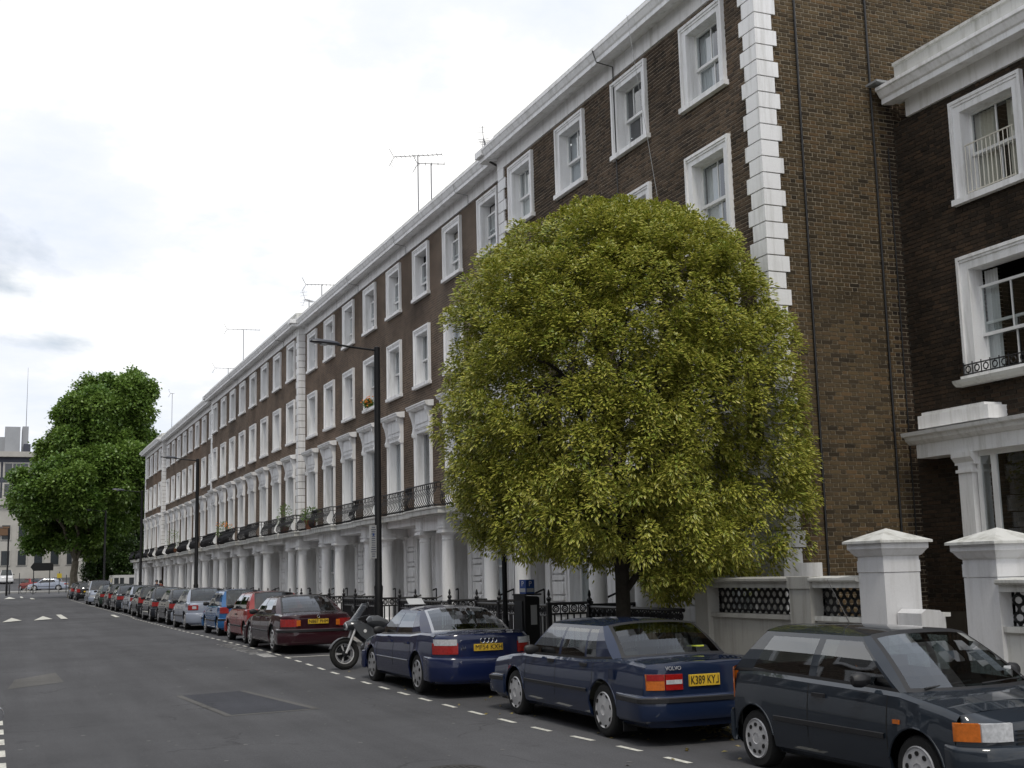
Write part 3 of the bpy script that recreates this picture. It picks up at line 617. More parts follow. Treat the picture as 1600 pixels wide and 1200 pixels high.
# ================================================================== white piers and pierced wall of the right-hand house
def pier(loc, w, d, zc, label):
    r = empty('gate_pier', loc, 0, label, 'gate pier', 'white gate piers'); b = MB()
    b.box(0, w, 0, d, -.1, zc-.40); b.box(-.008, w+.008, -.008, d+.008, zc-.395, zc-.25); b.build('shaft', WHITE_P, r)
    b = MB(); lv = [(.0, zc-.25), (.0, zc-.20), (.03, zc-.18), (.07, zc-.12), (.09, zc-.10), (.09, zc-.03)]
    rows = [[(-o, -o, z), (w+o, -o, z), (w+o, d+o, z), (-o, d+o, z), (-o, -o, z)] for o, z in lv]; b.grid(rows); b.build('moulding', WHITE_P, r)
    b = MB(); o = .13; c = [(-o, -o), (w+o, -o), (w+o, d+o), (-o, d+o)]
    b.add([(x, y, zc-.03) for x, y in c]+[(x, y, zc) for x, y in c]+[(w/2, d/2, zc+.16)], [(3, 2, 1, 0), (0, 1, 5, 4), (1, 2, 6, 5), (2, 3, 7, 6), (3, 0, 4, 7), (4, 5, 8), (5, 6, 8), (6, 7, 8), (7, 4, 8)]); b.build('cap', WHITE_D, r)
    return r
pier((RX, 12.62, 0), .56, .50, 2.30, 'square white gate pier with pyramid cap, further of the two')
pier((RX, 10.72, 0), .60, .52, 2.23, 'square white gate pier with pyramid cap at the right edge')
LAT = mat('lattice_iron', (.012, .012, .012), .6)
def lattice(parent, x, y0, y1, z0, z1, rows=4):
    b = MB(); n = max(1, round((y1-y0)/.155)); dy = (y1-y0)/n; dz = (z1-z0)/rows
    for j in range(rows+1):
        for i in range(n+1):
            yy = y0+(i+(.5 if j % 2 else 0))*dy; z = z0+j*dz
            if yy > y1+.01: continue
            b.torus((x, yy, z), .5*dy*.98, .022, 'x', 8, 4, 1, dz/dy*1.22)
    b.v = [(p[0], min(max(p[1], y0), y1), min(max(p[2], z0), z1)) for p in b.v]
    o = b.build('lattice', LAT, parent); return o
wl = tag(empty('garden_wall', (0, 0, 0)), 'low rendered wall with pierced lattice panels left of the gate', 'wall')
def wallrun(wl, y0, y1, zt, nm, m):
    b = MB(); b.box(RX+.06, RX+.34, y0, y1, -.1, zt-.57); b.build('base', m, wl)
    b = MB(); b.box(RX+.02, RX+.38, y0, y1, zt-.57, zt-.51); b.build('string_course', m, wl)
    b = MB(); b.box(RX-.0, RX+.40, y0, y1, zt-.13, zt-.05); b.prism([(RX-.04, zt-.05), (RX-.06, zt-.03), (RX-.06, zt), (RX+.2, zt+.025), (RX+.46, zt), (RX+.44, zt-.05)], 'y', y0, y1); b.build('coping', m, wl)
    lattice(wl, RX+.20, y0, y1, zt-.51, zt-.13)
wallrun(wl, 14.62, 16.78, 1.84, 'a', GREYSTUC); wallrun(wl, 13.12, 14.14, 1.84, 'b', WHITE_D)  # same wall throughout; first run carries the tree's shade in its colour
for (y0, y1) in ((14.14, 14.62), (16.78, 17.16)):
    b = MB(); b.box(RX-.03, RX+.42, y0, y1, -.1, 1.70); b.box(RX-.05, RX+.44, y0-.02, y1+.02, 1.70, 1.86); b.build('wall_pier', GREYSTUC, wl)  # wall piers painted with the tree shade too
w2 = tag(empty('near_garden_wall'), 'pierced lattice wall leaving the frame right of the nearest gate pier', 'wall'); wallrun(w2, 7.0, 10.72, 1.80, 'c', WHITE_D)
b = MB(); b.prism([(10.44, -.1), (10.80, -.1), (10.80, 1.37), (10.73, 1.43), (10.52, 1.45), (10.44, 1.40)], 'y', 12.16, 12.60); tag(b.build('low_block', WHITE_P), 'low white block standing against the further gate pier', 'block')
b = MB(); b.box(10.95, 11.22, 12.62, 13.0, -.1, 1.33); b.box(10.91, 11.27, 12.58, 13.04, 1.33, 1.38); tag(b.build('meter_box', WHITE_D), 'small white box with flat lid inside the gateway', 'box')
g = tag(empty('garden_gate'), 'black barred gate standing in the gap between the white piers', 'gate'); b = MB()
for i in range(11): yy = 11.34+i*.115; b.tube([(RX+1.5, yy, .1), (RX+1.5, yy, 1.35)], .012, 5)
b.build('bars', IRON, g); b = MB(); b.tube([(RX+1.5, 11.28, 1.25), (RX+1.5, 12.55, 1.25)], .016, 5); b.tube([(RX+1.5, 11.28, .25), (RX+1.5, 12.55, .25)], .016, 5); b.build('rail', IRON, g)
# ================================================================== the right-hand house
HX = 15.0
rh = tag(empty('dark_brick_house', (HX, 0, 0)), 'dark brick house with white window frames at the right edge', 'house')
def rwin(name, yc, z, wo, ho, aw, st, v):
    w, o = window(rh, name, wo, ho, aw, st, v); w.location = (0, yc, z); return w, (yc+o[0], yc+o[1], z+o[2], z+o[3])
wa, ha = rwin('window', 14.98, 8.00, 1.62, 1.82, .22, 'attic', 0); wb, hb = rwin('window', 14.98, 4.98, 1.84, 2.13, .24, 'second', 2)
wc, hc = rwin('window', 11.6, 8.00, 1.62, 1.82, .22, 'attic', 1); wdn, hd_ = rwin('window', 11.6, 4.98, 1.84, 2.13, .24, 'second', 0)
HO = [ha, hb, hc, hd_]
b = walls(6.5, 17.27, -.2, 9.98, HO, 0); b.build('front_wall', mat('dark_mortar', (.05, .042, .032), .95, var=(2, .3)), rh)
bl = bricks(9.5, 17.26, 1.2, 9.96, [(h[0]-.24, h[1]+.24, h[2]-.1, h[3]+.24) for h in HO])
nb = sorted([i for i, q in enumerate(bl) if q[1]-q[0] > .2 and q[0] > 14.0 and q[2] > 4.6], key=lambda i: bl[i][2])[:300]; ns = set(nb)
o = link('brickwork', brick_mesh('dark_bricks', [q for i, q in enumerate(bl) if i not in ns], lambda u, v, d: (-d, u, v), BR_D), rh); o['kind'] = 'stuff'
b = MB(); b.box(-.011, 0, 0, .212, 0, .061); bm = b.mesh('brick', BR_DS)
for i in nb: link('brick', bm, rh, (0, bl[i][0], bl[i][2]))
yE = 16.85
b = MB(); b.box(-.06, 0, 6.5, yE, 9.98, 10.30); b.build('frieze', WHITE, rh)
b = MB(); b.prism([(0, 10.30), (-.10, 10.30), (-.14, 10.27), (-.34, 10.24), (-.40, 10.24), (-.40, 10.34), (-.44, 10.36), (-.50, 10.46), (-.53, 10.48), (-.53, 10.54), (0, 10.60)], 'y', 6.5, yE+.22); b.build('cornice', WHITE, rh)
b = MB(); b.prism([(-.30, 10.55), (-.30, 10.86), (-.34, 10.88), (-.34, 10.93), (.2, 10.97), (.2, 10.5)], 'y', 6.5, yE-.05); b.build('parapet', WHITE_D, rh)
b = MB(); b.box(-.62, -.1, yE+.05, yE+.36, 10.60, 10.64); b.build('lead_gutter', LEAD, rh)
b = MB(); b.add([(.2, 6.5, 10.9), (.2, 17.2, 10.9), (9, 17.2, 10.9), (9, 6.5, 10.9)], [(0, 3, 2, 1)]); b.add([(9, 6.5, 0), (9, 17.2, 0), (9, 17.2, 10.9), (9, 6.5, 10.9)], [(0, 1, 2, 3)]); b.add([(0, 6.5, 0), (9, 6.5, 0), (9, 6.5, 11), (0, 6.5, 11)], [(0, 1, 2, 3)]); b.build('roof', SLATE, rh)
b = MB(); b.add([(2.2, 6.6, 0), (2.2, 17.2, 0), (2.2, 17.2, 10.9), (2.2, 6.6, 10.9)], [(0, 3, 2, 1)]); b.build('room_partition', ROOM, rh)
# window guards
b = MB(); b.tube([(-.03, 14.45, 8.98), (-.03, 15.52, 8.98)], .014, 5); b.tube([(-.03, 14.45, 8.16), (-.03, 15.52, 8.16)], .012, 5); b.build('window_guard', CREAM, wa); KIDS[wa.name][-1].parent = wa; KIDS[wa.name][-1].location = (0, -14.98, -8.0)
b = MB()
for k in range(12): yy = 14.47+k*.095; b.tube([(-.03, yy, 8.14), (-.03, yy, 8.98)], .010, 4)
b.build('guard_bars', CREAM, wa, loc=(0, -14.98, -8.0))
b = MB()
for k in range(9):
    yy = -.80+k*.2; b.torus((-.10, yy, .20), .055, .014, 'x', 8, 4); b.tube([(-.10, yy+.1, .10), (-.10, yy+.1, .32)], .013, 4)
b.tube([(-.10, -.9, .28), (-.10, .9, .28)], .012, 4); b.tube([(-.10, -.9, .12), (-.10, .9, .12)], .012, 4); b.build('window_guard', IRON, wb)
b = MB(); b.prism([(0, 0), (-.16, 0), (-.22, .05), (-.24, .10), (0, .12)], 'y', -1.05, 1.05); b.build('moulded_sill', WHITE_D, wb, loc=(0, 0, -.07))
# ground-floor bay with entablature
bx = -.42
b = MB(); b.box(bx, 0, 6.6, 16.80, 3.78, 4.02); b.build('bay_architrave', WHITE, rh)
b = MB(); b.prism([(0, 4.02), (bx-.02, 4.02), (bx-.10, 4.08), (bx-.12, 4.14), (bx-.18, 4.16), (bx-.20, 4.22), (0, 4.28)], 'y', 6.6, 16.95); b.build('bay_cornice', WHITE, rh)
b = MB(); b.box(bx+.02, 0, 15.1, 16.74, 4.28, 4.50); b.box(bx+.04, -.01, 15.20, 16.66, 4.501, 4.55); b.build('bay_parapet', WHITE, rh)
for yc in (15.72,):
    b = MB(); b.box(bx+.02, 0, yc-.15, yc+.15, -.1, 3.58); b.box(bx-.01, 0, yc-.18, yc+.18, 3.45, 3.50); b.prism([(bx+.02, 3.62), (bx-.05, 3.70), (bx-.05, 3.78), (0, 3.78), (0, 3.58), (bx+.02, 3.58)], 'y', yc-.22, yc+.22); b.build('pilaster', WHITE, rh)
sw = empty('bay_window'); sw.parent = rh; KIDS[rh.name].append(sw); b = MB()
for (y0, y1) in ((15.48, 15.55), (15.14, 15.24), (13.6, 13.72), (12.6, 12.7)): b.box(bx+.12, bx+.18, y0, y1, .8, 3.78)
b.box(bx+.121, bx+.179, 12.7, 15.5, 2.28, 2.34); b.box(bx+.121, bx+.179, 12.7, 15.5, .8, .9); b.box(bx+.121, bx+.179, 12.7, 15.5, 3.70, 3.78); b.build('frame', WPAINT, sw)
b = MB(); b.add([(bx+.15, 12.7, .8), (bx+.15, 15.5, .8), (bx+.15, 15.5, 3.74), (bx+.15, 12.7, 3.74)], [(0, 3, 2, 1)]); b.build('pane', PANE, sw)
# ================================================================== lamp posts
LAMPM = mat('lamp_black', (.004, .004, .005), .55, spec=.3); LHEAD = mat('lamp_head', (.035, .038, .05), .35, spec=.6); LENS = mat('lamp_lens', (.28, .29, .30), .2)
def lamp(x, y, zt, arm, label, group='street lamps'):
    g0 = gz(y)+.1; r = empty('street_lamp', (x, y, g0), 0, label, 'street lamp', group); h = zt-g0
    b = MB(); b.lathe([(.115, 0), (.115, 1.0), (.10, 1.05), (.115, 1.4), (.092, 1.44), (.080, h-.02), (.080, h+.03), (.03, h+.05)], 12); b.build('pole', LAMPM, r, smooth=True, ang=35)
    b = MB(); b.tube([(0, 0, h-.05), (-arm*.35, 0, h-.005), (-arm+.55, 0, h+.05)], .026, 8); b.build('arm', LAMPM, r, smooth=True)
    b = MB(); x1 = -arm+.62
    secs = [(x1, .045, .045, h+.05), (x1-.06, .09, .07, h+.06), (x1-.25, .14, .085, h+.075), (x1-.6, .15, .08, h+.10), (x1-.74, .10, .06, h+.11), (x1-.78, .03, .03, h+.10)]
    rows = []
    for (xx, w, t, z) in secs: rows.append([(xx, w*cos(a), z+(t if sin(a) > 0 else t*.45)*sin(a)) for a in [2*pi*q/12 for q in range(13)]])
    b.grid(rows); hd = b.build('lamp_head', LHEAD, r, smooth=True)
    b = MB(); b.lathe([(.02, -.035), (.10, -.03), (.11, .01)], 10, c=(x1-.42, 0, h+.05)); b.xf(Matrix.Identity(4)); b.build('lens', LENS, hd, smooth=True)
    return r
l1 = lamp(9.1, 30.65, 7.9, 1.62, 'black street lamp with long arm, nearest, behind the motorcycle'); lamp(9.1, 61.3, 7.85, 1.6, 'black street lamp in front of the terrace, second from the near end'); lamp(9.1, 85.5, 8.0, 1.75, 'black street lamp at the far end of the terrace against the tree'); lamp(9.4, 118, 8.5, 1.7, 'faint black street lamp under the plane tree')
lamp(1.55, 140, 7.9, 1.2, 'black lamp post at the left edge by the junction')
SIGNW = mat('sign_plate', (.50, .51, .52), .5, var=(3, .1)); SIGNB = mat('sign_text_grey', (.10, .11, .16), .6); BLUE = mat('sign_blue', (.02, .07, .28), .35)
def textmesh(s, size, m, depth=.001, align='CENTER'):
    c = bpy.data.curves.new('lettering', 'FONT'); c.body = s; c.size = size; c.align_x = align; c.align_y = 'CENTER'; c.extrude = depth
    o = bpy.data.objects.new('tmp', c); COL.objects.link(o); dg = bpy.context.evaluated_depsgraph_get(); me = bpy.data.meshes.new_from_object(o.evaluated_get(dg)); bpy.data.objects.remove(o); me.materials.clear(); me.materials.append(m); return me
def sign_plate(name, w, h, lines, loc, label, blue=None):
    """plate facing -y"""
    r = empty(name, loc, 0, label, 'sign'); b = MB(); b.box(-w/2, w/2, -.008, .008, -h/2, h/2); b.build('plate', SIGNW, r)
    b = MB()
    for k in range(lines):
        z = h/2-h*(k+1)/(lines+1); ww = w*.36*(.6+.4*random.random()); b.box(-ww, ww, -.0105, -.0082, z-h*.012, z+h*.012)
    b.build('small_print', SIGNB, r)
    if blue: b = MB(); b.box(-w*.12, w*.12, -.011, -.0083, h*blue-.03, h*blue+.03); b.build('panel', BLUE, r)
    return r
sg = sign_plate('parking_sign', .30, .84, 14, (8.93, 30.52, 2.88), 'tall grey parking plate fixed to the nearest lamp post', .22); sg.rotation_euler.z = radians(38)
sp = tag(empty('sign_post', (9.1, 22.2, gz(22.2)+.1)), 'black post carrying a small parking plate under the tree', 'sign post'); b = MB(); b.lathe([(.05, 0), (.05, 2.95), (.01, 2.97)], 10); b.build('pole', LAMPM, sp, smooth=True); b = MB(); b.lathe([(.07, 0), (.07, .9), (.05, .95)], 10); b.build('sleeve', LAMPM, sp, smooth=True)
s2 = sign_plate('parking_plate', .22, .36, 7, (9.06, 22.12, 2.68), 'small grey parking plate on the black post by the tree')
# ticket machine
tm = tag(empty('ticket_machine', (9.30, 21.62, gz(21.6)+.1), radians(14)), 'black parking ticket machine with a blue P sign on top', 'ticket machine')
b = MB(); b.prism([(-.17, 0), (.17, 0), (.17, 1.36), (.12, 1.38), (-.17, 1.40)], 'y', -.17, .17); b.build('cabinet', IRON2, tm); b = MB(); b.box(-.20, .20, -.20, .18, 1.40, 1.43); b.build('lid', IRON2, tm)
b = MB(); b.box(-.04, .10, -.178, -.1702, .86, 1.22); b.build('tariff_panel', SIGNW, tm); b = MB(); b.box(-.19, -.1702, -.1, .12, .3, 1.3); b.build('side_door', mat('dark_grey_paint', (.03, .032, .035), .5), tm)
sb = MB(); sb.box(-.11, .09, -.13, .07, 1.43, 1.69); s_ = sb.build('sign_box', BLUE, tm)
b = MB(); b.box(-.09, .07, -.133, -.1301, 1.46, 1.53); b.box(-.113, -.1101, -.11, .05, 1.46, 1.53); b.build('sign_panel', SIGNW, tm)
WPT = mat('white_lettering', (.75, .75, .75), .5)
for (loc, rot) in (((-.01, -.132, 1.61), (pi/2, 0, 0)), ((-.112, -.03, 1.61), (pi/2, 0, -pi/2))):
    o = link('letter_p', textmesh('P', .14, WPT), tm, loc); o.rotation_euler = rot
# ================================================================== television aerials on the roofs
ALU = mat('aerial_metal', (.18, .18, .19), .5, metal=.4)
def aerial(x, y, z0, z1, L, n, rz, label):
    r = empty('tv_aerial', (x, y, z0), rz, label, 'aerial', 'roof aerials'); h = z1-z0; b = MB(); b.tube([(0, 0, 0), (0, 0, h)], .022, 5); b.build('mast', ALU, r)
    b = MB(); b.tube([(-L*.5, 0, h), (L*.5, 0, h-.03)], .014, 4); b.build('boom', ALU, r); b = MB()
    for k in range(n): xx = -L*.45+L*.95*k/(n-1); b.tube([(xx, -.16, h-.02), (xx, .16, h-.02)], .009, 4)
    b.tube([(-L*.5, 0, h-.02), (-L*.5-.18, 0, h+.32)], .010, 4); b.tube([(-L*.5, 0, h-.02), (-L*.5-.18, 0, h-.32)], .010, 4)
    for q in (-.3, -.15, .15, .3): b.tube([(-L*.5-.09-.0, -.2, h+q), (-L*.5-.09, .2, h+q)], .006, 3)
    b.build('elements', ALU, r); return r
aerial(13.3, 39.6, 13.4, 16.6, 1.7, 11, radians(-30), 'tall television aerial on the roof, left of the pair')
a2 = aerial(13.3, 38.2, 13.4, 15.85, .9, 5, radians(-20), 'short television aerial on the roof, right of the pair'); aerial(13.2, 33.0, 13.3, 14.85, .5, 4, radians(60), 'small aerial just above the cornice of the near block')
aerial(13.2, 53.0, 13.3, 15.0, 1.4, 9, radians(-15), 'television aerial on the roof of the middle block, nearest of three'); aerial(13.0, 54.6, 13.3, 14.6, .6, 6, radians(40), 'bent low aerial on the roof of the middle block')
aerial(13.3, 72.4, 13.4, 16.7, 1.9, 8, radians(-10), 'tall aerial over the far part of the terrace roof'); aerial(13.3, 77.5, 13.4, 15.2, 1.6, 8, radians(-10), 'low aerial over the far part of the terrace roof'); aerial(13.3, 104, 13.4, 17.4, .3, 4, 0, 'bare mast on the roof of the far end block')
# ================================================================== foliage
def leaf_mat(name, inner, edge, under, var):
    mt = bpy.data.materials.new(name); mt.use_nodes = True; t = mt.node_tree; p = t.nodes['Principled BSDF']; p.inputs['Roughness'].default_value = .36; p.inputs['Specular IOR Level'].default_value = .5
    a = N(t, 'ShaderNodeAttribute'); a.attribute_name = 'edge'; r = N(t, 'ShaderNodeAttribute'); r.attribute_name = 'rnd'
    ci = ramp_cols(t, inner, r.outputs['Fac']); ce = ramp_cols(t, edge, r.outputs['Fac'])
    mr = N(t, 'ShaderNodeMapRange'); mr.inputs[1].default_value = var[0]; mr.inputs[2].default_value = var[1]; t.links.new(a.outputs['Fac'], mr.inputs[0])
    mx = N(t, 'ShaderNodeMix', data_type='RGBA'); t.links.new(mr.outputs[0], mx.inputs[0]); t.links.new(ci, mx.inputs[6]); t.links.new(ce, mx.inputs[7])
    t.links.new(mx.outputs[2], p.inputs['Base Color'])
    tl = N(t, 'ShaderNodeBsdfTranslucent'); t.links.new(mx.outputs[2], tl.inputs[0]); ms = N(t, 'ShaderNodeMixShader'); ms.inputs[0].default_value = under
    o = t.nodes['Material Output']; t.links.new(p.outputs[0], ms.inputs[1]); t.links.new(tl.outputs[0], ms.inputs[2]); t.links.new(ms.outputs[0], o.inputs[0]); return mt
def nrm(a): return a/np.maximum(np.linalg.norm(a, axis=1, keepdims=True), 1e-9)
def leaves(name, P, D, L, W, mt, parent, rnd=None, fold=.25, droop=.25, flat=False):
    """P base points, D axis directions, per-leaf length and width arrays"""
    n = len(P); D = nrm(D); R = RNG.normal(size=(n, 3)); R[:, 2] *= .35; S = nrm(np.cross(D, np.array([0, 0, 1.0])+R*.35)); U = np.cross(S, D)
    L = L[:, None]; W = W[:, None]
    base = P; mid = P+D*L*.5+U*L*.06; tip = P+D*L-np.array([0, 0, 1])*L*droop
    lf = P+D*L*.45+S*W*.5-U*W*fold; rt = P+D*L*.45-S*W*.5-U*W*fold
    V = np.stack([base, lf, mid, rt, tip], 1).reshape(-1, 3); idx = np.arange(n)[:, None]*5
    if flat: F = np.concatenate([idx+np.array([[0, 3, 1]]), idx+np.array([[1, 3, 4]])], 1).reshape(-1, 3)
    else: F = np.concatenate([idx+np.array([[0, 2, 1]]), idx+np.array([[0, 3, 2]]), idx+np.array([[2, 4, 1]]), idx+np.array([[2, 3, 4]])], 1).reshape(-1, 3)
    me = bpy.data.meshes.new(name); me.vertices.add(len(V)); me.vertices.foreach_set('co', V.ravel().astype(np.float32))
    me.loops.add(F.size); me.loops.foreach_set('vertex_index', F.ravel().astype(np.int32)); me.polygons.add(len(F)); me.polygons.foreach_set('loop_start', np.arange(len(F), dtype=np.int32)*3); me.polygons.foreach_set('loop_total', np.full(len(F), 3, np.int32))
    me.update(); a = me.attributes.new('edge', 'FLOAT', 'POINT'); a.data.foreach_set('value', np.tile([.3, 1, 0, 1, .9], n).astype(np.float32))
    if rnd is None: rnd = RNG.random(n)
    a = me.attributes.new('rnd', 'FLOAT', 'POINT'); a.data.foreach_set('value', np.repeat(rnd, 5).astype(np.float32)); me.materials.append(mt); me.validate(); return link(name, me, parent)
BARK = mat('bark', (.035, .030, .024), .95, var=(6, .5), bump=(18, .8)); PLANEBARK = mat('plane_bark', (.16, .14, .105), .9, var=(3, .5), bump=(6, .5))
VARIEG = leaf_mat('variegated_leaf', [(.085, .135, .015), (.14, .195, .021), (.24, .27, .034), (.115, .165, .019)], [(.62, .56, .11), (.42, .43, .07), (.62, .54, .13), (.32, .38, .065)], .20, (.26, .85))
def limb(b, p, q, r0, r1, wob=.1, n=5):
    p, q = Vector(p), Vector(q); pts = []
    for i in range(n+1):
        t = i/n; o = Vector((random.uniform(-1, 1), random.uniform(-1, 1), random.uniform(-1, 1)))*wob*sin(pi*t); pts.append(p.lerp(q, t)+o)
    b.tube(pts, [r0+(r1-r0)*i/n for i in range(n+1)], 8); return pts
def snoise(p, k):      # cheap smooth lumpiness
    return (np.sin(p[:, 0]*k+1.3)*np.cos(p[:, 1]*k*1.17+.4)+np.sin(p[:, 2]*k*.93+2.2)*np.cos(p[:, 0]*k*.71-1.1)+np.sin(p[:, 1]*k*1.31+p[:, 2]*k*.6))/3
def street_tree():
    T = np.array([9.55, 18.25]); r = tag(empty('street_tree', (T[0], T[1], gz(18.2)+.1)), 'round clipped street tree with yellow-edged leaves on the pavement', 'tree')
    b = MB(); limb(b, (0, 0, -.1), (.02, .02, 2.1), .135, .12, .03, 5)
    tops = []
    for k in range(8):
        a = k*2*pi/8+.3; q = (1.15*cos(a), .95*sin(a), 4.2+random.random()*1.2); tops.append(q); limb(b, (.02, .02, 1.7+.05*k), q, .075, .03, .12, 5)
    for q in tops:
        for j in range(4): limb(b, q, (q[0]*1.5+random.uniform(-.6, .6), q[1]*1.5+random.uniform(-.6, .6), q[2]+random.uniform(-.8, 2.0)), .03, .008, .1, 4)
    limb(b, (.05, 0, 1.6), (-.45, -.3, 3.2), .06, .03, .05); limb(b, (.05, 0, 1.5), (1.0, -.6, 3.0), .06, .025, .05)
    b.build('trunk', BARK, r, smooth=True)
    e1 = np.array([.89, -.46, 0]); e2 = np.array([.46, .89, 0]); ez = np.array([0, 0, 1.]); n = 6600
    zk = [1.5, 2.0, 2.3, 3.0, 4.5, 6.0, 7.0, 7.7, 8.2]; rk = [1.0, 2.6, 3.0, 3.12, 3.18, 3.02, 2.62, 1.95, .7]; lk = [.3, .9, 2.1, 2.85, 3.1, 2.95, 2.6, 1.95, .7]
    z = 1.5+6.7*RNG.random(n); th = RNG.uniform(0, 2*pi, n); rad = np.sqrt(RNG.uniform(.10, 1, n)); hw = np.where(np.cos(th) > 0, np.interp(z, zk, rk), np.interp(z, zk, lk))
    q = np.stack([np.cos(th), np.sin(th), z*.4], 1); lump = 1+.06*snoise(q, 3.6)+.08*snoise(q*2.3, 3.3)
    loc = np.stack([hw*rad*lump*np.cos(th), 2.2*np.maximum(np.interp(z, zk, rk), np.interp(z, zk, lk))/3.1*rad*lump*np.sin(th)], 1)
    C = loc[:, :1]*e1+loc[:, 1:]*e2; C[:, 2] = z-gz(18.2)-.1; C[:, 0] += .05
    low = np.interp(loc[:, 0], [-3, -1.2, -.6, .1, .35, 1.0, 1.4, 3], [2.3, 2.25, 2.15, 2.0, 1.55, 1.45, 1.75, 1.75])+.22*snoise(C*3, 1.7)
    keep = (C[:, 2] > low) & ~((C[:, 1]+T[1] > 17.15) & (C[:, 0]+T[0] > 11.55)) & (snoise(C, 2.6)+.75*rad > .24) & (snoise(C+3, 5.2) > -.42) & (RNG.random(n) < np.clip(hw/2.2, .3, 1))
    C = C[keep]; rad = rad[keep]; O = nrm(C-np.array([.05, 0, 4.0])); m = 66; nC = len(C)
    ang = RNG.uniform(0, 2*pi, (nC, m)); ax = nrm(O*.75+np.array([0, 0, .75])+RNG.normal(size=(nC, 3))*.3)
    s1 = nrm(np.cross(ax, np.array([.3, .2, 1.0]))); s2 = np.cross(ax, s1); tw = RNG.random((nC, m))[..., None]; spread = .20*np.sqrt(RNG.random((nC, m)))[..., None]
    rd = s1[:, None]*np.cos(ang)[..., None]+s2[:, None]*np.sin(ang)[..., None]
    P = C[:, None]+ax[:, None]*(tw*.22-.10)+rd*spread*(1.1-.6*tw)-np.array([0, 0, 1])*(spread**2)*1.6; D = ax[:, None]*(.10+.5*tw)+rd*1.0+O[:, None]*.25+np.array([0, 0, -.14])+RNG.normal(size=(nC, m, 3))*.22
    P = P.reshape(-1, 3); D = D.reshape(-1, 3); k = len(P); rn = np.clip(np.repeat(RNG.random(nC)*.8+.1, m)+RNG.normal(size=k)*.22, 0, 1)
    leaves('crown', P, D, RNG.uniform(.062, .10, k), RNG.uniform(.030, .043, k), VARIEG, r, rn, .18, .16)
    return r
street_tree()
def lobed_tree(name, loc, lobes, leaf, per, mt, label, trunk, barkm, group=None, limbs=7):
    """lobes: (x, y, z, r) relative to loc"""
    r = tag(empty(name, loc), label, 'tree', group); b = MB()
    limb(b, (0, 0, -.4), trunk[1], trunk[0], trunk[0]*.72, .06, 6)
    for (x, y, z, R) in lobes[:limbs]: limb(b, trunk[1], (x*.8, y*.8, z-.2*R), trunk[0]*.5, .08, .35, 6)
    b.build('trunk', barkm, r, smooth=True); Ps = []; Ds = []; rn = []
    for (x, y, z, R) in lobes:
        ns_ = int(26+R*4); d0 = nrm(RNG.normal(size=(ns_, 3))); c0 = np.array([x, y, z])+d0*(R*np.sqrt(RNG.uniform(.12, .92, ns_)))[:, None]*np.array([1, 1, .95]); rs = RNG.uniform(.16, .34, ns_)*R
        for c, q in zip(c0, rs):
            n = int(per*q*q*1.5); d = nrm(RNG.normal(size=(n, 3))+np.array([0, 0, .35])); rad = np.cbrt(RNG.uniform(.35, 1, n)); m = 5
            cc = c+d*rad[:, None]*q*np.array([1, 1, .8]); P = cc[:, None]+RNG.normal(size=(n, m, 3))*leaf*.8; D = d[:, None]*.8+RNG.normal(size=(n, m, 3))*.6+np.array([0, 0, -.2])
            Ps.append(P.reshape(-1, 3)); Ds.append(D.reshape(-1, 3)); rn.append(np.full(n*m, RNG.random()*.7+.15))
    P = np.concatenate(Ps); D = np.concatenate(Ds); k = len(P); rn = np.clip(np.concatenate(rn)*.6+RNG.random(k)*.4, 0, 1)
    leaves('crown', P, D, RNG.uniform(.7, 1.2, k)*leaf, RNG.uniform(.65, .95, k)*leaf, mt, r, rn, .12, .1, True); return r
GREEN = leaf_mat('plane_leaf', [(.058, .125, .02), (.092, .175, .029), (.145, .225, .04), (.075, .15, .025)], [(.085, .165, .03), (.125, .215, .043), (.175, .26, .052), (.098, .18, .03)], .28, (.2, 1)); DKGREEN = leaf_mat('dark_leaf', [(.022, .05, .012), (.035, .07, .015), (.05, .085, .02)], [(.03, .06, .014), (.045, .08, .018), (.06, .10, .024)], .2, (.2, 1))
def px_lobe(px, py, r, dy, Y=124): k = Y/118*.0544; return ((px+9)*k, dy, 2+(914-py)*Y/118*.0580, r*k)
L_ = [px_lobe(185, 638, 62, 1), px_lobe(140, 668, 58, -1), px_lobe(105, 705, 52, 2), px_lobe(62, 775, 46, -2), px_lobe(112, 775, 62, -3), px_lobe(182, 745, 66, -2), px_lobe(212, 690, 40, 2), px_lobe(150, 830, 46, 0), px_lobe(85, 832, 48, 2), px_lobe(212, 800, 36, 4), px_lobe(208, 615, 34, 0), px_lobe(38, 790, 30, 1), px_lobe(150, 615, 40, 2)]
bx0, by0, bz0 = 7.0, 124, gz(124)
lobed_tree('plane_tree', (bx0, by0, bz0), [(x-bx0, d, z-bz0, R) for x, d, z, R in L_], .30, 150, GREEN, 'huge green plane tree standing where the terrace ends', (.42, (.3, 0, 3.4)), PLANEBARK)
lobed_tree('garden_tree', (12.6, 134, gz(134)), [(0, 0, 5.2, 2.6), (-1.6, .5, 4.0, 2.0), (1.0, .6, 7.2, 2.4), (1.5, 0, 3.2, 1.9), (-2.4, .5, 2.4, 1.4)], .28, 150, DKGREEN, 'dark bushy tree in the garden under the plane tree', (.16, (0, 0, 2)), BARK)
lobed_tree('garden_bush', (11.9, 122, gz(122)), [(0, 0, 1.6, 1.3), (.7, .3, 2.8, 1.2), (-.6, 0, 3.4, 1.1), (.2, .2, 4.4, .9)], .22, 230, DKGREEN, 'dark green shrub beside the far end house', (.08, (0, 0, 1)), BARK)
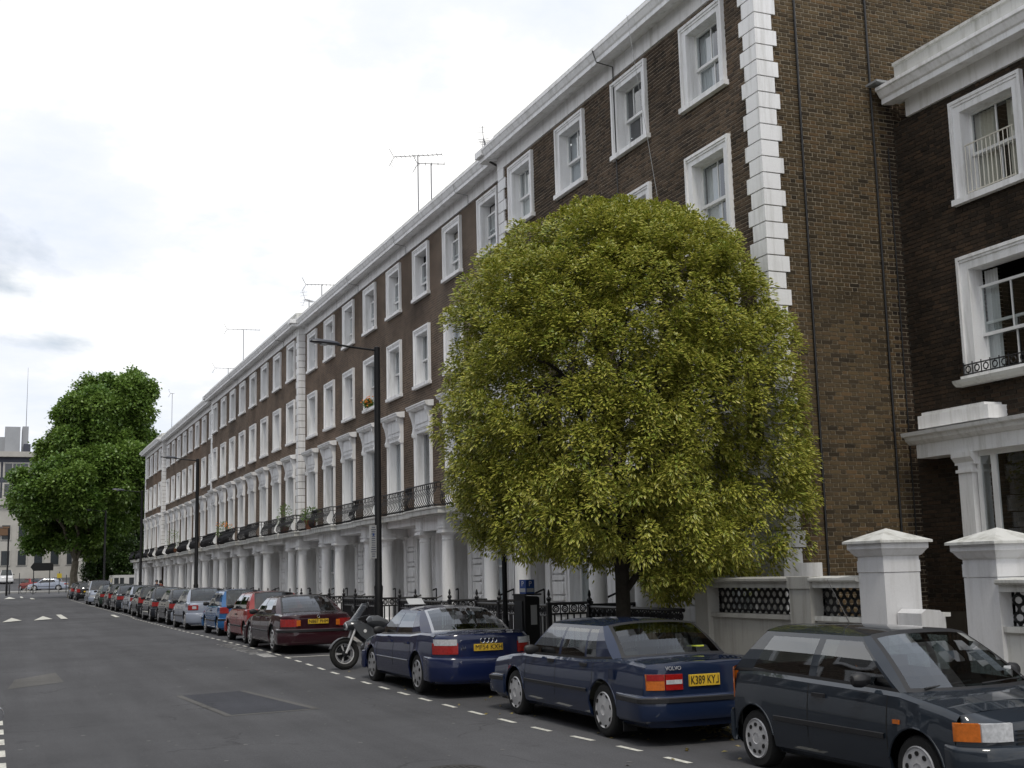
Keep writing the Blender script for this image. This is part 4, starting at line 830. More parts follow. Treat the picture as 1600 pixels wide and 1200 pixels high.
lobed_tree('street_bush', (-.95, 96, gz(96)), [(0, 0, 7.5, .8), (-.8, 0, 8.6, 1.2), (-1.2, 0, 6.6, 1.2)], .3, 140, DKGREEN, 'tip of a dark conifer reaching in at the left edge', (.12, (-.6, 0, 5)), BARK)
# fallen leaves by the kerb under the tree
n = 420; P = np.stack([8.45+RNG.normal(size=n)*.13, RNG.uniform(12.3, 17.5, n), np.zeros(n)], 1); P[:, 2] = [gz(y)+.012 for y in P[:, 1]]
n2 = 90; P2 = np.stack([RNG.uniform(6.6, 8.6, n2), RNG.uniform(10, 26, n2), np.zeros(n2)], 1); P2[:, 2] = [gz(y)+.012 for y in P2[:, 1]]; P = np.concatenate([P, P2]); k = len(P)
D = RNG.normal(size=(k, 3)); D[:, 2] = .05
DEAD = leaf_mat('fallen_leaf', [(.25, .20, .06), (.18, .13, .04), (.30, .26, .10)], [(.30, .25, .09), (.2, .15, .05), (.32, .28, .12)], .1, (.4, 1))
o = leaves('fallen_leaves', P, D, RNG.uniform(.06, .11, k), RNG.uniform(.03, .045, k), DEAD, None); tag(o, 'yellow fallen leaves lying along the kerb beneath the cars', 'leaves', kind='stuff')
# ================================================================== plants on balconies and sills
POT = mat('terracotta', (.16, .06, .03), .8); ORANGE = mat('orange_petals', (.75, .22, .02), .6)
def pot_plant(loc, r, h, label, flower=None, tall=1):
    o = tag(empty('potted_plant', loc), label, 'plant'); b = MB(); b.lathe([(r*.7, 0), (r, h), (r*1.08, h), (r*1.08, h+.03), (r*.9, h+.03)], 10); b.build('pot', POT, o, smooth=True)
    n = 260; d = nrm(RNG.normal(size=(n, 3))); P = np.array([0, 0, h+.2*tall])+d*np.array([r*1.5, r*1.5, .25*tall])*np.cbrt(RNG.random((n, 1))); leaves('foliage', P, d+np.array([0, 0, .3]), RNG.uniform(.08, .16, n), RNG.uniform(.03, .06, n), GREEN if not flower else GREEN, o)
    if flower:
        b = MB()
        for i in range(40): q = RNG.normal(size=3)*[r*.9, r*1.3, .08]; b.lathe([(.005, -.02), (.035, .0), (.01, .025)], 5, c=(q[0], q[1], h+.35*tall+q[2]))
        b.build('flowers', ORANGE, o)['kind'] = 'stuff'
    return o
pot_plant((11.55, 52.9, 3.88), .2, .3, 'leafy pot plant on the balcony beside the quoined corner', None, 2.2); pot_plant((11.35, 66.8, 3.88), .25, .3, 'orange flowers in a box on the balcony', True, 2); pot_plant((11.55, 88.5, 3.88), .3, .35, 'green climbing plant on a far balcony', None, 3); pot_plant((11.4, 47.6, 3.88), .24, .32, 'dark potted shrub on the balcony behind the lamp post', None, 1.2)
pot_plant((12.31, 42.55, 7.98), .09, .13, 'orange flower pot on the second-floor sill beside the lamp post', True, .35)
# ================================================================== junction and buildings far away
STONE = mat('portland_stone', (.40, .385, .355), .8, var=(.4, .15)); DKB = mat('dark_cladding', (.045, .05, .07), .7, var=(.6, .2)); FGL = mat('far_glass', (.03, .035, .04), .15, spec=.8); GREYB = mat('plant_room', (.30, .31, .33), .7, var=(.5, .1))
fb = tag(empty('office_building', (0, 200, 3)), 'pale stone office building with dark upper storeys at the left edge', 'building'); b = MB(); b.box(-45, 22, 0, 25, -2, 11.9); b.build('wall', STONE, fb)
b = MB(); b.box(-45, 22, 2, 25, 11.9, 18.3); b.build('upper_wall', DKB, fb); b = MB(); b.box(-45.5, 22.4, 1.2, 25, 18.3, 19.1); b.box(-45.2, 22.2, -.5, 0, 10.9, 11.9); b.build('cornice', STONE, fb)
b = MB(); b.box(1.2, 3.4, 4, 10, 19.1, 23.2); b.box(3.7, 4.6, 5, 10, 19.1, 23.4); b.box(-12, 1.19, 6, 20, 19.1, 21.8); b.build('plant_room', GREYB, fb); b = MB(); b.box(3.9, 4.9, 2.5, 5, 19.1, 20.4); b.build('roof_hut', DKB, fb); b = MB(); b.tube([(4.25, 7, 23), (4.25, 7, 33)], [.06, .02], 5); b.build('mast', ALU, fb)
def bwin(x0, x1, z0, z1, y, fr):
    b = MB(); b.box(x0-fr, x1+fr, y-.12, y-.02, z0-fr, z1+fr); w = b.build('window', STONE, fb); b = MB(); n = max(1, round((x1-x0)/1.0))
    for i in range(n): a = x0+(x1-x0)*i/n; b.box(a+.08, a+(x1-x0)/n-.08, y-.16, y-.121, z0, z1)
    b.build('pane', FGL, w)
for z in (12.3, 15.4):
    for i in range(-3, 6): bwin(1.3+i*4.1, 4.7+i*4.1, z, z+1.9, 2, .2)
for z in (2.6, 6.4):
    for i in range(-3, 8): bwin(1.2+i*2.3, 2.5+i*2.3, z-.6, z+1.5, 0, .1)
b = MB(); b.box(.9, 2.3, -.4, -.17, 6.4, 7.7); b.build('banner', mat('brown_sign', (.13, .07, .035), .7), fb)
wb_ = tag(empty('white_house', (13.4, 188, 2.5)), 'white rendered house glimpsed behind the plane tree trunk', 'building'); b = MB(); b.box(-2.4, 7, 0, 8, -1, 5.8); b.build('wall', STONE, wb_)
for i in range(4):
    b = MB(); b.box(-.4+0, 1.0, -.06, -.01, .9+i*1.15, 1.35+i*1.15); b.build('window', FGL, wb_)
b = MB(); b.box(-2.6, 7.2, -.2, 8.2, 5.8, 6.1); b.build('roof', LEAD, wb_)
b = MB(); b.box(9.6, 16, 138, 138.3, gz(138)-.1, gz(138)+2.0); tag(b.build('brick_wall', mat('red_brick', (.12, .05, .03), .9, var=(3, .3))), 'low red brick garden wall beyond the plane tree', 'wall')
b = MB(); b.grid([[(-40, 156, gz(156)-.1), (-40, 156, gz(156)+.14), (-40, 160, gz(160)+.14), (-40, 160, gz(160)-.1)], [(9, 156, gz(156)-.1), (9, 156, gz(156)+.14), (9, 160, gz(160)+.14), (9, 160, gz(160)-.1)]]); tag(b.build('traffic_island', KERB), kind='structure')
def bollard(x, y, h, r, label):
    b = MB(); b.lathe([(r, 0), (r, h), (r*.5, h+.05)], 8); o = b.build('bollard', IRON2, None, smooth=True, loc=(x, y, gz(y)+.1)); tag(o, label, 'bollard', 'posts at the junction')
for i, (x, y, h, r) in enumerate(((.35, 148, 1.1, .09), (1.95, 150, 1.15, .09), (2.95, 150, 2.3, .045), (7.9, 150, 2.0, .05), (9.1, 152, 1.4, .08))):
    bollard(x, y, h, r, ['stub black bollard at the very left edge', 'stub black bollard beside the left lamp post', 'thin black post right of the left lamp post', 'thin black post by the plane tree trunk', 'black bollard behind the last parked cars'][i])
ds = tag(empty('direction_sign', (5.2, 146, gz(146)+.1)), 'black arrow-shaped direction board seen against the light at the junction', 'sign'); b = MB(); zc = 2.95
b.prism([(-1.25, zc), (-.95, zc-.42), (1.1, zc-.42), (1.1, zc+.42), (-.95, zc+.42)], 'y', -.03, .03); b.build('board', IRON2, ds)
for x in (-.9, .75): b = MB(); b.tube([(x, .06, 0), (x, .06, zc+.3)], .05, 8); b.build('post', IRON2, ds)
ts = tag(empty('warning_sign', (7.0, 147, gz(147)+.1)), 'small yellow plate on a dark post by the plane tree trunk', 'sign'); b = MB(); b.tube([(0, 0, 0), (0, 0, 2.4)], .04, 6); b.build('post', IRON2, ts); b = MB(); b.box(-.25, .25, -.07, -.05, 1.7, 2.2); b.build('plate', mat('yellow_plate', (.55, .42, .04), .5), ts)
# parked bicycle at the junction
bk = tag(empty('bicycle', (3.9, 149, gz(149)+.1), radians(15)), 'pale bicycle leaning by the junction railings', 'bicycle'); BIKEM = mat('bicycle_paint', (.55, .50, .42), .4)
for x in (-.52, .52): b = MB(); b.torus((x, 0, .35), .33, .022, 'y', 18, 5); b.build('wheel', IRON2, bk)
b = MB(); 
for p, q in (((-.52, 0, .35), (-.05, 0, .32)), ((-.05, 0, .32), (-.2, 0, .85)), ((-.2, 0, .85), (-.52, 0, .35)), ((-.2, 0, .78), (.38, 0, .82)), ((-.05, 0, .32), (.40, 0, .72)), ((.36, 0, .95), (.52, 0, .35))): b.tube([p, q], .02, 5)
b.build('frame', BIKEM, bk); b = MB(); b.tube([(.36, -.28, 1.0), (.36, .28, 1.0)], .014, 5); b.build('handlebar', IRON2, bk); b = MB(); b.box(-.33, -.08, -.07, .07, .88, .93); b.build('saddle', IRON2, bk)
# ================================================================== terrace on the other side of the street (seen only in reflections)
ot = tag(empty('opposite_terrace', (-7.5, 0, 0)), 'brick terrace across the street, seen only mirrored in car windows', 'building')
b = MB(); b.box(-9, 0, -22, 112, 3.6, 12.6); b.build('wall', BR_T, ot); b = MB(); b.box(-9, .15, -22, 112, -.2, 3.6); b.build('ground_storey_wall', WHITE, ot); b = MB(); b.box(-9, .45, -22, 112, 12.6, 13.3); b.build('cornice', WHITE, ot)
b = MB(); b.box(0, .08, -.8, .8, 0, 2.0); wf = b.mesh('window', WHITE); b = MB(); b.box(.0802, .09, -.55, .55, .1, 1.75); wp = b.mesh('pane', FGL)
for i in range(28):
    for z in (4.2, 7.6, 10.4): w = link('window', wf, ot, (0, -18+i*2.9, z)); link('pane', wp, w)
# ================================================================== vehicles
RUBBER = mat('tyre_rubber', (.012, .012, .012), .85, bump=(40, .2)); HUB = mat('hubcap_silver', (.50, .50, .51), .38, metal=.25, var=(12, .15)); DARKP = mat('dark_plastic', (.014, .014, .016), .5); CHROME = mat('chrome', (.6, .6, .62), .12, metal=1); UNDER = mat('underbody', (.006, .006, .006), .9)
RED = mat('tail_lamp_red', (.32, .012, .010), .18, coat=.6, var=(30, .3)); AMBER = mat('indicator_amber', (.55, .14, .015), .18, coat=.6, var=(30, .25)); CLEAR = mat('lamp_clear', (.52, .53, .55), .12, coat=.8, var=(25, .3)); YPLATE = mat('yellow_plate_rear', (.62, .40, .03), .45); WPLATE = mat('white_plate', (.6, .6, .58), .45); BLACKT = mat('plate_lettering', (.01, .01, .01), .5)
SEAT = mat('seat_cloth', (.03, .03, .034), .9); SEATB = mat('seat_cloth_beige', (.16, .14, .115), .9); CGLASS = glass_mat('car_glass', (.30, .35, .35), .02, 3.3); TGLASS = glass_mat('car_glass_dark', (.20, .24, .24), .03, 3.2)
CG2 = glass_mat('car_glass_clear', (.32, .37, .37), .04, 2.7)
def paint(name, col, metal=.0, rough=.5):
    mt = mat(name, col, rough, metal=metal, spec=.12, coat=1.0); t = mt.node_tree; p = t.nodes['Principled BSDF']
    g = N(t, 'ShaderNodeTexCoord'); n = N(t, 'ShaderNodeTexNoise'); n.inputs['Scale'].default_value = 3.5; n.inputs['Detail'].default_value = 8; n.inputs['Roughness'].default_value = .7; t.links.new(g.outputs['Object'], n.inputs['Vector'])
    mr = N(t, 'ShaderNodeMapRange'); mr.inputs[1].default_value = .35; mr.inputs[2].default_value = .75; mr.inputs[3].default_value = .012; mr.inputs[4].default_value = .07; t.links.new(n.outputs[0], mr.inputs[0]); t.links.new(mr.outputs[0], p.inputs['Coat Roughness']); return mt
def car(S, loc, rz, label, group='cars parked along the kerb', detail=2):
    """local +y is forward; S holds the proportions of this car"""
    W2, H, wr, Rf, Rr = S['W']/2, S['H'], S.get('wr', .30), S['yf'], S['yr']; Lf, Lr = S['Lf'], S['Lr']; P = S['paint']; zb = S.get('zb', .20)
    root = empty('parked_car', loc, rz, label, 'car', group); AR = wr+S.get('arch', .055); glass = S.get('glass', CGLASS)
    tz = S['top']; zt = lambda y: float(np.interp(y, [p[0] for p in tz], [p[1] for p in tz]))
    b0, c0 = S.get('bow', (.05, .22)); y_rs, y_fs = -Lr+b0+c0, Lf-b0-c0-S.get('fext', 0)
    def e(u, ext=0): return b0*u*u+(c0+ext)*max(0, (abs(u)-.62)/.38)**2.2
    def yend(x, end): u = min(1, abs(x)/W2); return -Lr+e(u) if end < 0 else Lf-e(u, S.get('fext', 0))
    def sec(y):
        w = W2*(1-.035*min(1, max(0, (abs(y-(Lf-Lr)/2)-1.2)/1.0))); t = zt(y); h = t-zb; cr = .028
        pts = [[.90*w, zb], [.968*w, zb+.05], [1.0*w, zb+.26*h], [1.004*w, zb+.50*h], [.995*w, zb+.66*h], [.975*w, zb+.84*h], [.95*w, t-.035], [.905*w, t-.002], [.60*w, t+cr*.62], [0, t+cr]]
        za = None
        for ya in (Rf, Rr):
            if abs(y-ya) < AR: za = wr+sqrt(AR*AR-(y-ya)**2)
        if za:
            for i, p in enumerate(pts[:6]): p[1] = max(p[1], min(za+.002*i, t-.06+.005*i))
            pts[0][0] = max(pts[0][0], .985*w); pts[1][0] = max(pts[1][0], .99*w)
        return pts
    ys = set(np.round(np.linspace(y_rs, y_fs, 34 if detail > 1 else 18), 4))
    for ya in (Rf, Rr):
        for k in range(13 if detail > 1 else 9): ys.add(round(ya+AR*cos(pi*k/(12 if detail > 1 else 8)), 4))
        ys |= {round(ya+AR+.004, 4), round(ya-AR-.004, 4)}
    for p in tz: 
        if y_rs < p[0] < y_fs: ys.add(round(p[0], 4))
    ys = sorted(y for y in ys if y_rs-1e-6 <= y <= y_fs+1e-6)
    wb, wt, rt, rb = S['wb'], S['wt'], S['rt'], S['rb']
    B = MB(); cols = []
    for y in ys:
        s = sec(y); cols.append([(x, y, z) for x, z in s]+[(-x, y, z) for x, z in s[-2::-1]])
    n = len(cols[0]); V = [p for c in cols for p in c]; F = []
    mid = (n-1)//2
    for i in range(len(ys)-1):
        inside = rb+.02 < (ys[i]+ys[i+1])/2 < wb-.03
        for j in range(n-1):
            if inside and mid-2 <= j <= mid+1: continue
            F.append((i*n+j, (i+1)*n+j, (i+1)*n+j+1, i*n+j+1))
    B.add(V, F)
    nx = 20; us = [sin(pi/2*(-1+2*k/nx)) for k in range(nx+1)]
    def tuck(z, end): return S.get('tuck_f' if end > 0 else 'tuck_r', lambda z: 0)(z)
    for end, ysn in ((-1, y_rs), (1, y_fs)):
        t = zt(ysn); te = S['zend'][0 if end < 0 else 1]; w = sec(ysn)[3][0]/1.004
        prof = [(.905, 0, t-.002), (.905, .55, t*.45+te*.55), (.91, .93, te), (.94, .985, te-.025), (.97, 1, te-.07), (.99, 1, te-.16), (1.0, 1, zb+.42*(te-zb)), (1.0, 1, zb+.24*(te-zb)), (.97, .99, zb+.06), (.90, .95, zb)]
        rows = []
        for xs, tt, z in prof: rows.append([(u*xs*w, ysn+(yend(u*W2, end)-ysn)*tt-end*tuck(z, end), z+(.026*(1-u*u) if tt < .95 else .012*(1-u*u) if z > te-.03 else 0)) for u in us])
        if end > 0: rows = rows[::-1]
        B.grid(rows)
    body = B.mesh('body', P, True, 32); recalc(body); link('body', body, root)
    # greenhouse
    rw = S.get('rw', .70)*W2; bwid = .905*W2
    zr = lambda x: H-.055*(abs(x)/rw)**3
    G = MB(); gl = {'windscreen': MB(), 'rear_window': MB()}; trim = MB()
    def bil(a, b_, c, d, u, v): return Vector(a).lerp(Vector(b_), u).lerp(Vector(d).lerp(Vector(c), u), v)
    def screen(key, yb, yt, end, xb=.86, bow=.12):
        nu, nv = 12, 6; us_ = [-1, -.93]+[-.93+1.86*k/10 for k in range(1, 10)]+[.93, 1]; vs_ = [0, .06]+[.06+.86*k/5 for k in range(1, 5)]+[.92, 1]
        def pt(u, v):
            xt = .93*rw; a = Vector((u*xb*W2, yb+end*bow*(1-u*u), 0)); a.z = zt(a.y)+.012-.006*abs(u); c = Vector((u*xt, yt+end*.05*(1-u*u), zr(u*xt))); p = a.lerp(c, v); nrm_ = Vector((0, end*(H-zt(yb)), abs(yb-yt))).normalized(); return p+nrm_*.035*4*v*(1-v)*(1-.4*u*u)
        Pg = [[pt(u, v) for u in us_] for v in vs_]
        for i in range(len(vs_)-1):
            for j in range(len(us_)-1):
                q = [Pg[i][j], Pg[i][j+1], Pg[i+1][j+1], Pg[i+1][j]]
                (gl[key] if 1 <= i < len(vs_)-2 and 1 <= j < len(us_)-2 else trim).add(q, [(0, 1, 2, 3)])
        return pt
    fp = screen('windscreen', wb, wt, 1); rp = screen('rear_window', rb, rt, -1, S.get('rxb', .78), .08)
    side = S['side']; As, Cs = wb-.045, rb+S.get('cq', .05)
    for s in (-1, 1):
        def base(y): return Vector((s*bwid, y, zt(y)-.002))
        def topp(y): return Vector((s*rw, y, H-.055))
        yt0, yt1 = wt-.06, rt+.05
        bp = [As]; tp = [yt0]
        for (q0, q1, r0_, r1_) in side: bp += [q0, q1]; tp += [r0_, r1_]
        bp.append(Cs); tp.append(yt1); vr = [0, .07, .3, .55, .80, .90, 1]
        def sp(yb, yt, v): p = base(yb).lerp(topp(yt), v); p.x += s*.035*4*v*(1-v)*.8; return p
        for k in range(len(bp)-1):
            isg = k % 2 == 1; gm = MB()
            for i in range(len(vr)-1):
                q = [sp(bp[k], tp[k], vr[i]), sp(bp[k+1], tp[k+1], vr[i]), sp(bp[k+1], tp[k+1], vr[i+1]), sp(bp[k], tp[k], vr[i+1])]
                if isg and 1 <= i <= 4: gm.add(q, [(0, 1, 2, 3)])
                else: (trim if (i == 0) or (not isg and 0 < k < len(bp)-2 and S.get('bpil', 1)) else G).add(q, [(0, 1, 2, 3)])
            if isg: o = gm.build('side_window', glass, root, smooth=True)
        # pillars joining screens and sides
        for (fn, yb, yt) in ((fp, As, yt0), (rp, Cs, yt1)):
            G.grid([[fn(s, v), sp(yb, yt, v)] for v in [0, .2, .4, .6, .8, 1]])
        # shoulder between the body top and pillar foot
    xs_ = [-1, -.95, -.8, -.5, 0, .5, .8, .95, 1]; rows = []
    for k in range(9):
        t = k/8; rows.append([(x*rw, (wt-.06+(.05*(1-x*x)+.06*(1-abs(x)**8)))*(1-t)+(rt+.05-(.05*(1-x*x)+.05*(1-abs(x)**8)))*t, zr(x*rw)+.022*sin(pi*t)*(1-x*x)+(.0 if abs(x) < 1 else 0)) for x in xs_])
    G.grid(rows); gm_ = G.mesh('roof', P, True, 45); link('roof', gm_, root); trim.build('window_surround', S.get('trim', DARKP), root, smooth=True)
    for k in gl: gl[k].build(k, glass, root, smooth=True)
    # underbody and interior
    b = MB(); b.box(-W2*.86, W2*.86, y_rs+.05, y_fs-.05, zb-.02, zb+.06); b.box(-W2*.62, W2*.62, y_rs, y_fs, zb+.0601, .62); b.build('underbody', UNDER, root)
    if detail > 0:
        sm = S.get('seat', SEAT); ysF = S.get('seat_y', (.12, -.78)); zf = .36
        for x in (-.36, .36):
            b = MB(); b.prism([(ysF[0]-.25, zf), (ysF[0]+.25, zf), (ysF[0]+.27, zf+.22), (ysF[0]-.2, zf+.2), (ysF[0]-.34, H-.55), (ysF[0]-.46, H-.55)], 'x', x-.23, x+.23); b.prism([(ysF[0]-.46, H-.50), (ysF[0]-.36, H-.50), (ysF[0]-.38, H-.30), (ysF[0]-.47, H-.30)], 'x', x-.13, x+.13); b.build('front_seat', sm, root)
        b = MB(); yy = ysF[1]; b.prism([(yy-.2, zf), (yy+.3, zf), (yy+.3, zf+.24), (yy-.15, zf+.22), (yy-.30, H-.55), (yy-.42, H-.55)], 'x', -.62, .62)
        for x in (-.36, .36): b.prism([(yy-.43, H-.53), (yy-.33, H-.53), (yy-.36, H-.38), (yy-.44, H-.38)], 'x', x-.12, x+.12)
        b.build('rear_seat', sm, root)
        b = MB(); b.prism([(wb-.55, .60), (wb-.05, .60), (wb-.05, zt(wb)-.02), (wb-.35, zt(wb)-.0), (wb-.52, zt(wb)-.08)], 'x', -W2*.8, W2*.8); b.build('dashboard', DARKP, root); b = MB(); b.prism([(rb-.02, zt(rb)-.06), (rb+.42, zt(rb)-.06), (rb+.42, zt(rb)-.03), (rb-.02, zt(rb)-.01)], 'x', -W2*.78, W2*.78); b.build('parcel_shelf', DARKP, root)
        b = MB(); b.torus((0, 0, 0), .18, .016, 'y', 16, 5); b.xf(Matrix.Translation((.36, wb-.66, zt(wb)-.02)) @ Matrix.Rotation(radians(25), 4, 'X')); b.build('steering_wheel', DARKP, root)
    # wheels
    tw = .185; tb = MB(); tb.lathe([(wr*.64, -tw*.5), (wr*.80, -tw*.52), (wr*.93, -tw*.5), (wr*.99, -tw*.36), (wr, 0), (wr*.99, tw*.36), (wr*.93, tw*.5), (wr*.80, tw*.52), (wr*.64, tw*.5)], 28, 'x'); tm_ = tb.mesh('tyre', RUBBER, True, 50)
    hb = MB(); R = wr*.70; hb.lathe([(R, .03), (R, tw*.50), (R*.95, tw*.57), (R*.88, tw*.52), (R*.5, tw*.56), (R*.28, tw*.60), (R*.24, tw*.57), (.001, tw*.58)], 28, 'x'); hm_ = hb.mesh('hubcap', S.get('hub', HUB), True, 35)
    sb = MB(); ns_ = S.get('slots', 7); st = S.get('slot', (.10, .20))
    for k in range(ns_):
        a = 2*pi*k/ns_+.2; q = 10; cr_ = R*S.get('slot_r', .70)
        vs = [(tw*.58, cr_*cos(a)+R*(st[0]*cos(t)*cos(a)-st[1]*sin(t)*sin(a)), cr_*sin(a)+R*(st[0]*cos(t)*sin(a)+st[1]*sin(t)*cos(a))) for t in [2*pi*i/q for i in range(q)]]
        sb.add(vs+[(tw*.46, p[1], p[2]) for p in vs], [tuple(range(q))]+[(i, (i+1) % q, q+(i+1) % q, q+i) for i in range(q)])
    sm_ = sb.mesh('vent', UNDER)
    for ya in (Rf, Rr):
        for s in (-1, 1):
            w = link('wheel', tm_, root, (s*(W2-tw/2-.035), ya, wr)); h = link('hubcap', hm_, w); v = link('vent', sm_, h); v['kind'] = 'stuff'
            if s < 0: w.rotation_euler = (random.random(), 0, pi)
    # bumpers swept round the ends
    def plan(end):
        pts = [];
        for k in range(21):
            u = sin(pi/2*(-1+k/10)); x = u*W2*.985; pts.append(Vector((x, yend(u*W2, end), 0)))
        ya = Rf if end > 0 else Rr; ysn = y_fs if end > 0 else y_rs; m_ = [Vector((-W2*.985, ysn*(1-t)+(ya+end*(AR+.02))*t, 0)) for t in (1, .5)]; k_ = [Vector((W2*.985, ysn*(1-t)+(ya+end*(AR+.02))*t, 0)) for t in (.5, 1)]; return m_+pts+k_
    def sweep(path, prof, end):
        rows = []
        for i, p in enumerate(path):
            d = (path[min(i+1, len(path)-1)]-path[max(i-1, 0)]).normalized(); nv = Vector((d.y, -d.x, 0)) if end < 0 else Vector((-d.y, d.x, 0))
            tp_ = [.15, .45, .8][i] if i < 3 else [.15, .45, .8][len(path)-1-i] if i > len(path)-4 else 1
            rows.append([tuple(p+nv*(o*tp_)+Vector((0, 0, z))) for o, z in prof])
        return rows
    for end, bs in ((-1, S['rbump']), (1, S['fbump'])):
        z0, z1, o_, m2 = bs; b = MB(); b.grid(sweep(plan(end), [(-.06, z0), (o_-.02, z0), (o_, z0+.05), (o_, z1-.05), (o_-.012, z1-.015), (o_-.04, z1), (-.06, z1)], end)); n7 = 7; L_b = len(b.v); b.f += [tuple(range(n7))[::-1], tuple(range(L_b-n7, L_b))]; b.m += [0, 0]; me = b.mesh('rear_bumper' if end < 0 else 'front_bumper', m2, True, 45); recalc(me); link(me.name, me, root)
        if S.get('bstrip'): b = MB(); zc = z1-.05; b.grid(sweep(plan(end), [(o_-.01, zc-.035), (o_+.012, zc-.025), (o_+.012, zc+.02), (o_-.01, zc+.03)], end)); b.build('bumper_strip', S['bstrip'], root)
    # side rubbing strip and panel gaps
    def sideprof(y, z):
        s_ = sec(y); zs = [p[1] for p in s_[:8]]; return float(np.interp(z, zs, [p[0] for p in s_[:8]]))
    if S.get('strip'):
        z0, z1, m2 = S['strip']; b = MB()
        for s in (-1, 1):
            for (ya, yb_) in ((Rr+AR+.03, Rf-AR-.03),)+(((Rf+AR+.03, y_fs),) if S.get('strip_ends') else ()):
                n_ = 8; rows = [[(s*(sideprof(y, z)+o), y, z) for z, o in ((z0, -.01), (z0+.008, .014), (z1-.008, .014), (z1, -.01))] for y in [ya+(yb_-ya)*k/n_ for k in range(n_+1)]]; b.grid(rows)
            b.build('side_strip', m2, root); b = MB()
    b = MB()
    for s in (-1, 1):
        for yg in S.get('gaps', []):
            zs = np.linspace(zb+.14, zt(yg)-.04, 9); ok = [z for z in zs if all(abs(yg-ya) > AR or z > wr+sqrt(max(0, AR**2-(yg-ya)**2))+.02 for ya in (Rf, Rr))]
            b.grid([[(s*(sideprof(yg, z)+.0015), yg+o, z) for o in (-.0065, .0065)] for z in ok])
    if b.v: b.build('door_gap', UNDER, root)['kind'] = 'stuff'
    if detail > 1:
        for s in (-1, 1):
            for ya in (Rf, Rr):
                c = MB(); xx = sideprof(ya, wr+AR+.03)*s
                pts = [(s*(sideprof(ya+(AR+.012)*cos(pi*k/16), wr+(AR+.012)*sin(pi*k/16)+.03)-.004), ya+(AR+.006)*cos(pi*k/16), wr+(AR+.006)*sin(pi*k/16)) for k in range(1, 16)]
                c.tube(pts, .013, 6); c.build('wheel_arch_lip', P, root, smooth=True)
    for yg in S.get('handles', []):
        for s in (-1, 1): z = S['hz']; x = sideprof(yg, z); c = MB(); c.box(*sorted((s*(x-.005), s*(x+.028))), yg-.09, yg+.09, z-.018, z+.018); c.build('door_handle', S.get('hm', DARKP), root)
    # mirrors
    for s in (-1, 1):
        c = MB(); y = S.get('my', wb-.42); z = zt(y)+.075; x = s*(W2*.90+.02)
        rows = []
        for (dx, w_, h_) in ((0, .02, .03), (.03, .05, .045), (.10, .085, .07), (.17, .08, .062), (.20, .05, .04), (.205, .01, .01)): rows.append([(x+s*dx, y+w_*cos(t)*(.75 if cos(t) > 0 else .45), z+h_*(abs(sin(t))**.7)*(1 if sin(t) > 0 else -1)) for t in [2*pi*k/12 for k in range(13)]])
        c.grid(rows); me = c.mesh('wing_mirror', S.get('mm', DARKP), True); link('wing_mirror', me, root)
    # lamps, plates, badges on the ends
    def endpatch(nm, x0, x1, z0, z1, end, m2, off=.014, parent=None, skew=0, sx=7, sz=5):
        b = MB(); rows = []
        for j in range(sz+2):
            v = 0 if j == 0 else 1 if j == sz+1 else .03+.94*(j-1)/(sz-1); row = []
            for i in range(sx+2):
                u = 0 if i == 0 else 1 if i == sx+1 else .02+.96*(i-1)/(sx-1); x = x0+(x1-x0)*u+skew*v*(0 if abs(x0+(x1-x0)*u) < abs((x0+x1)/2) else 0); z = z0+(z1-z0)*v; edge = i in (0, sx+1) or j in (0, sz+1); ww = sec(y_rs if end < 0 else y_fs)[3][0]/1.004
                row.append((x*ww/W2, yend(x, end)+end*(off-(.028 if edge else 0))-end*tuck(z, end), z))
            rows.append(row)
        b.grid(rows); me = b.mesh(nm, m2, True, 30); return link(nm, me, parent or root)
    for args in S.get('lamps', []):
        nm, x0, x1, z0, z1, end, m2 = args[:7]
        for s in (-1, 1): endpatch(nm, s*x0, s*x1, z0, z1, end, m2, args[7] if len(args) > 7 else .014)
    if S.get('plate'):
        tx, z, end, m2, pw, ph = S['plate']; px = S.get('px', 0); p = endpatch('number_plate', px-pw/2, px+pw/2, z-ph/2, z+ph/2, end, m2, .022)
        jj = tx.endswith('J'); fr_ = .86 if jj else 1
        if jj:
            o = link('plate_lettering', textmesh('L', ph*.98, BLACKT), p, (px+pw*.395, yend(px, end)-.0255, z)); o.rotation_euler = (pi/2, 0, 0); o.scale.x = -.62; tx = tx[:-1]
        if tx: o = link('plate_lettering', textmesh(tx, ph*.98, BLACKT), p, (px-(pw*.055 if jj else 0), yend(px, end)+end*.0255-end*tuck(z, end), z)); o.rotation_euler = (pi/2, 0, 0 if end < 0 else pi); wd_ = o.data.vertices and (max(v.co.x for v in o.data.vertices)-min(v.co.x for v in o.data.vertices)); o.scale.x = min(1.2, pw*.88*fr_/wd_)
    for (tx, sz, x, z, end, m2) in S.get('badges', []):
        o = link('badge', textmesh(tx, sz, m2, .003), root, (x, yend(x, end)+end*.012-end*tuck(z, end), z)); o.rotation_euler = (pi/2, 0, 0 if end < 0 else pi)
    for (x, z, r_, end) in S.get('rings', []): c = MB(); c.torus((x, yend(x, end)+end*.012-end*tuck(z, end), z), r_, .007, 'y', 16, 5); c.build('emblem_ring', CHROME, root)
    for f in S.get('extra', []): f(root, zt, yend, sideprof)
    return root
PT = {k: paint('paint_'+k, c) for k, c in dict(navy=(.008, .017, .048), blue=(.005, .011, .050), slate=(.012, .018, .027), maroon=(.028, .005, .009), red=(.24, .018, .015), sky=(.015, .10, .27), silver=(.27, .30, .37), black=(.006, .007, .009), dark=(.014, .017, .023), grey=(.16, .17, .19), white=(.6, .6, .6), green=(.015, .03, .022)).items()}
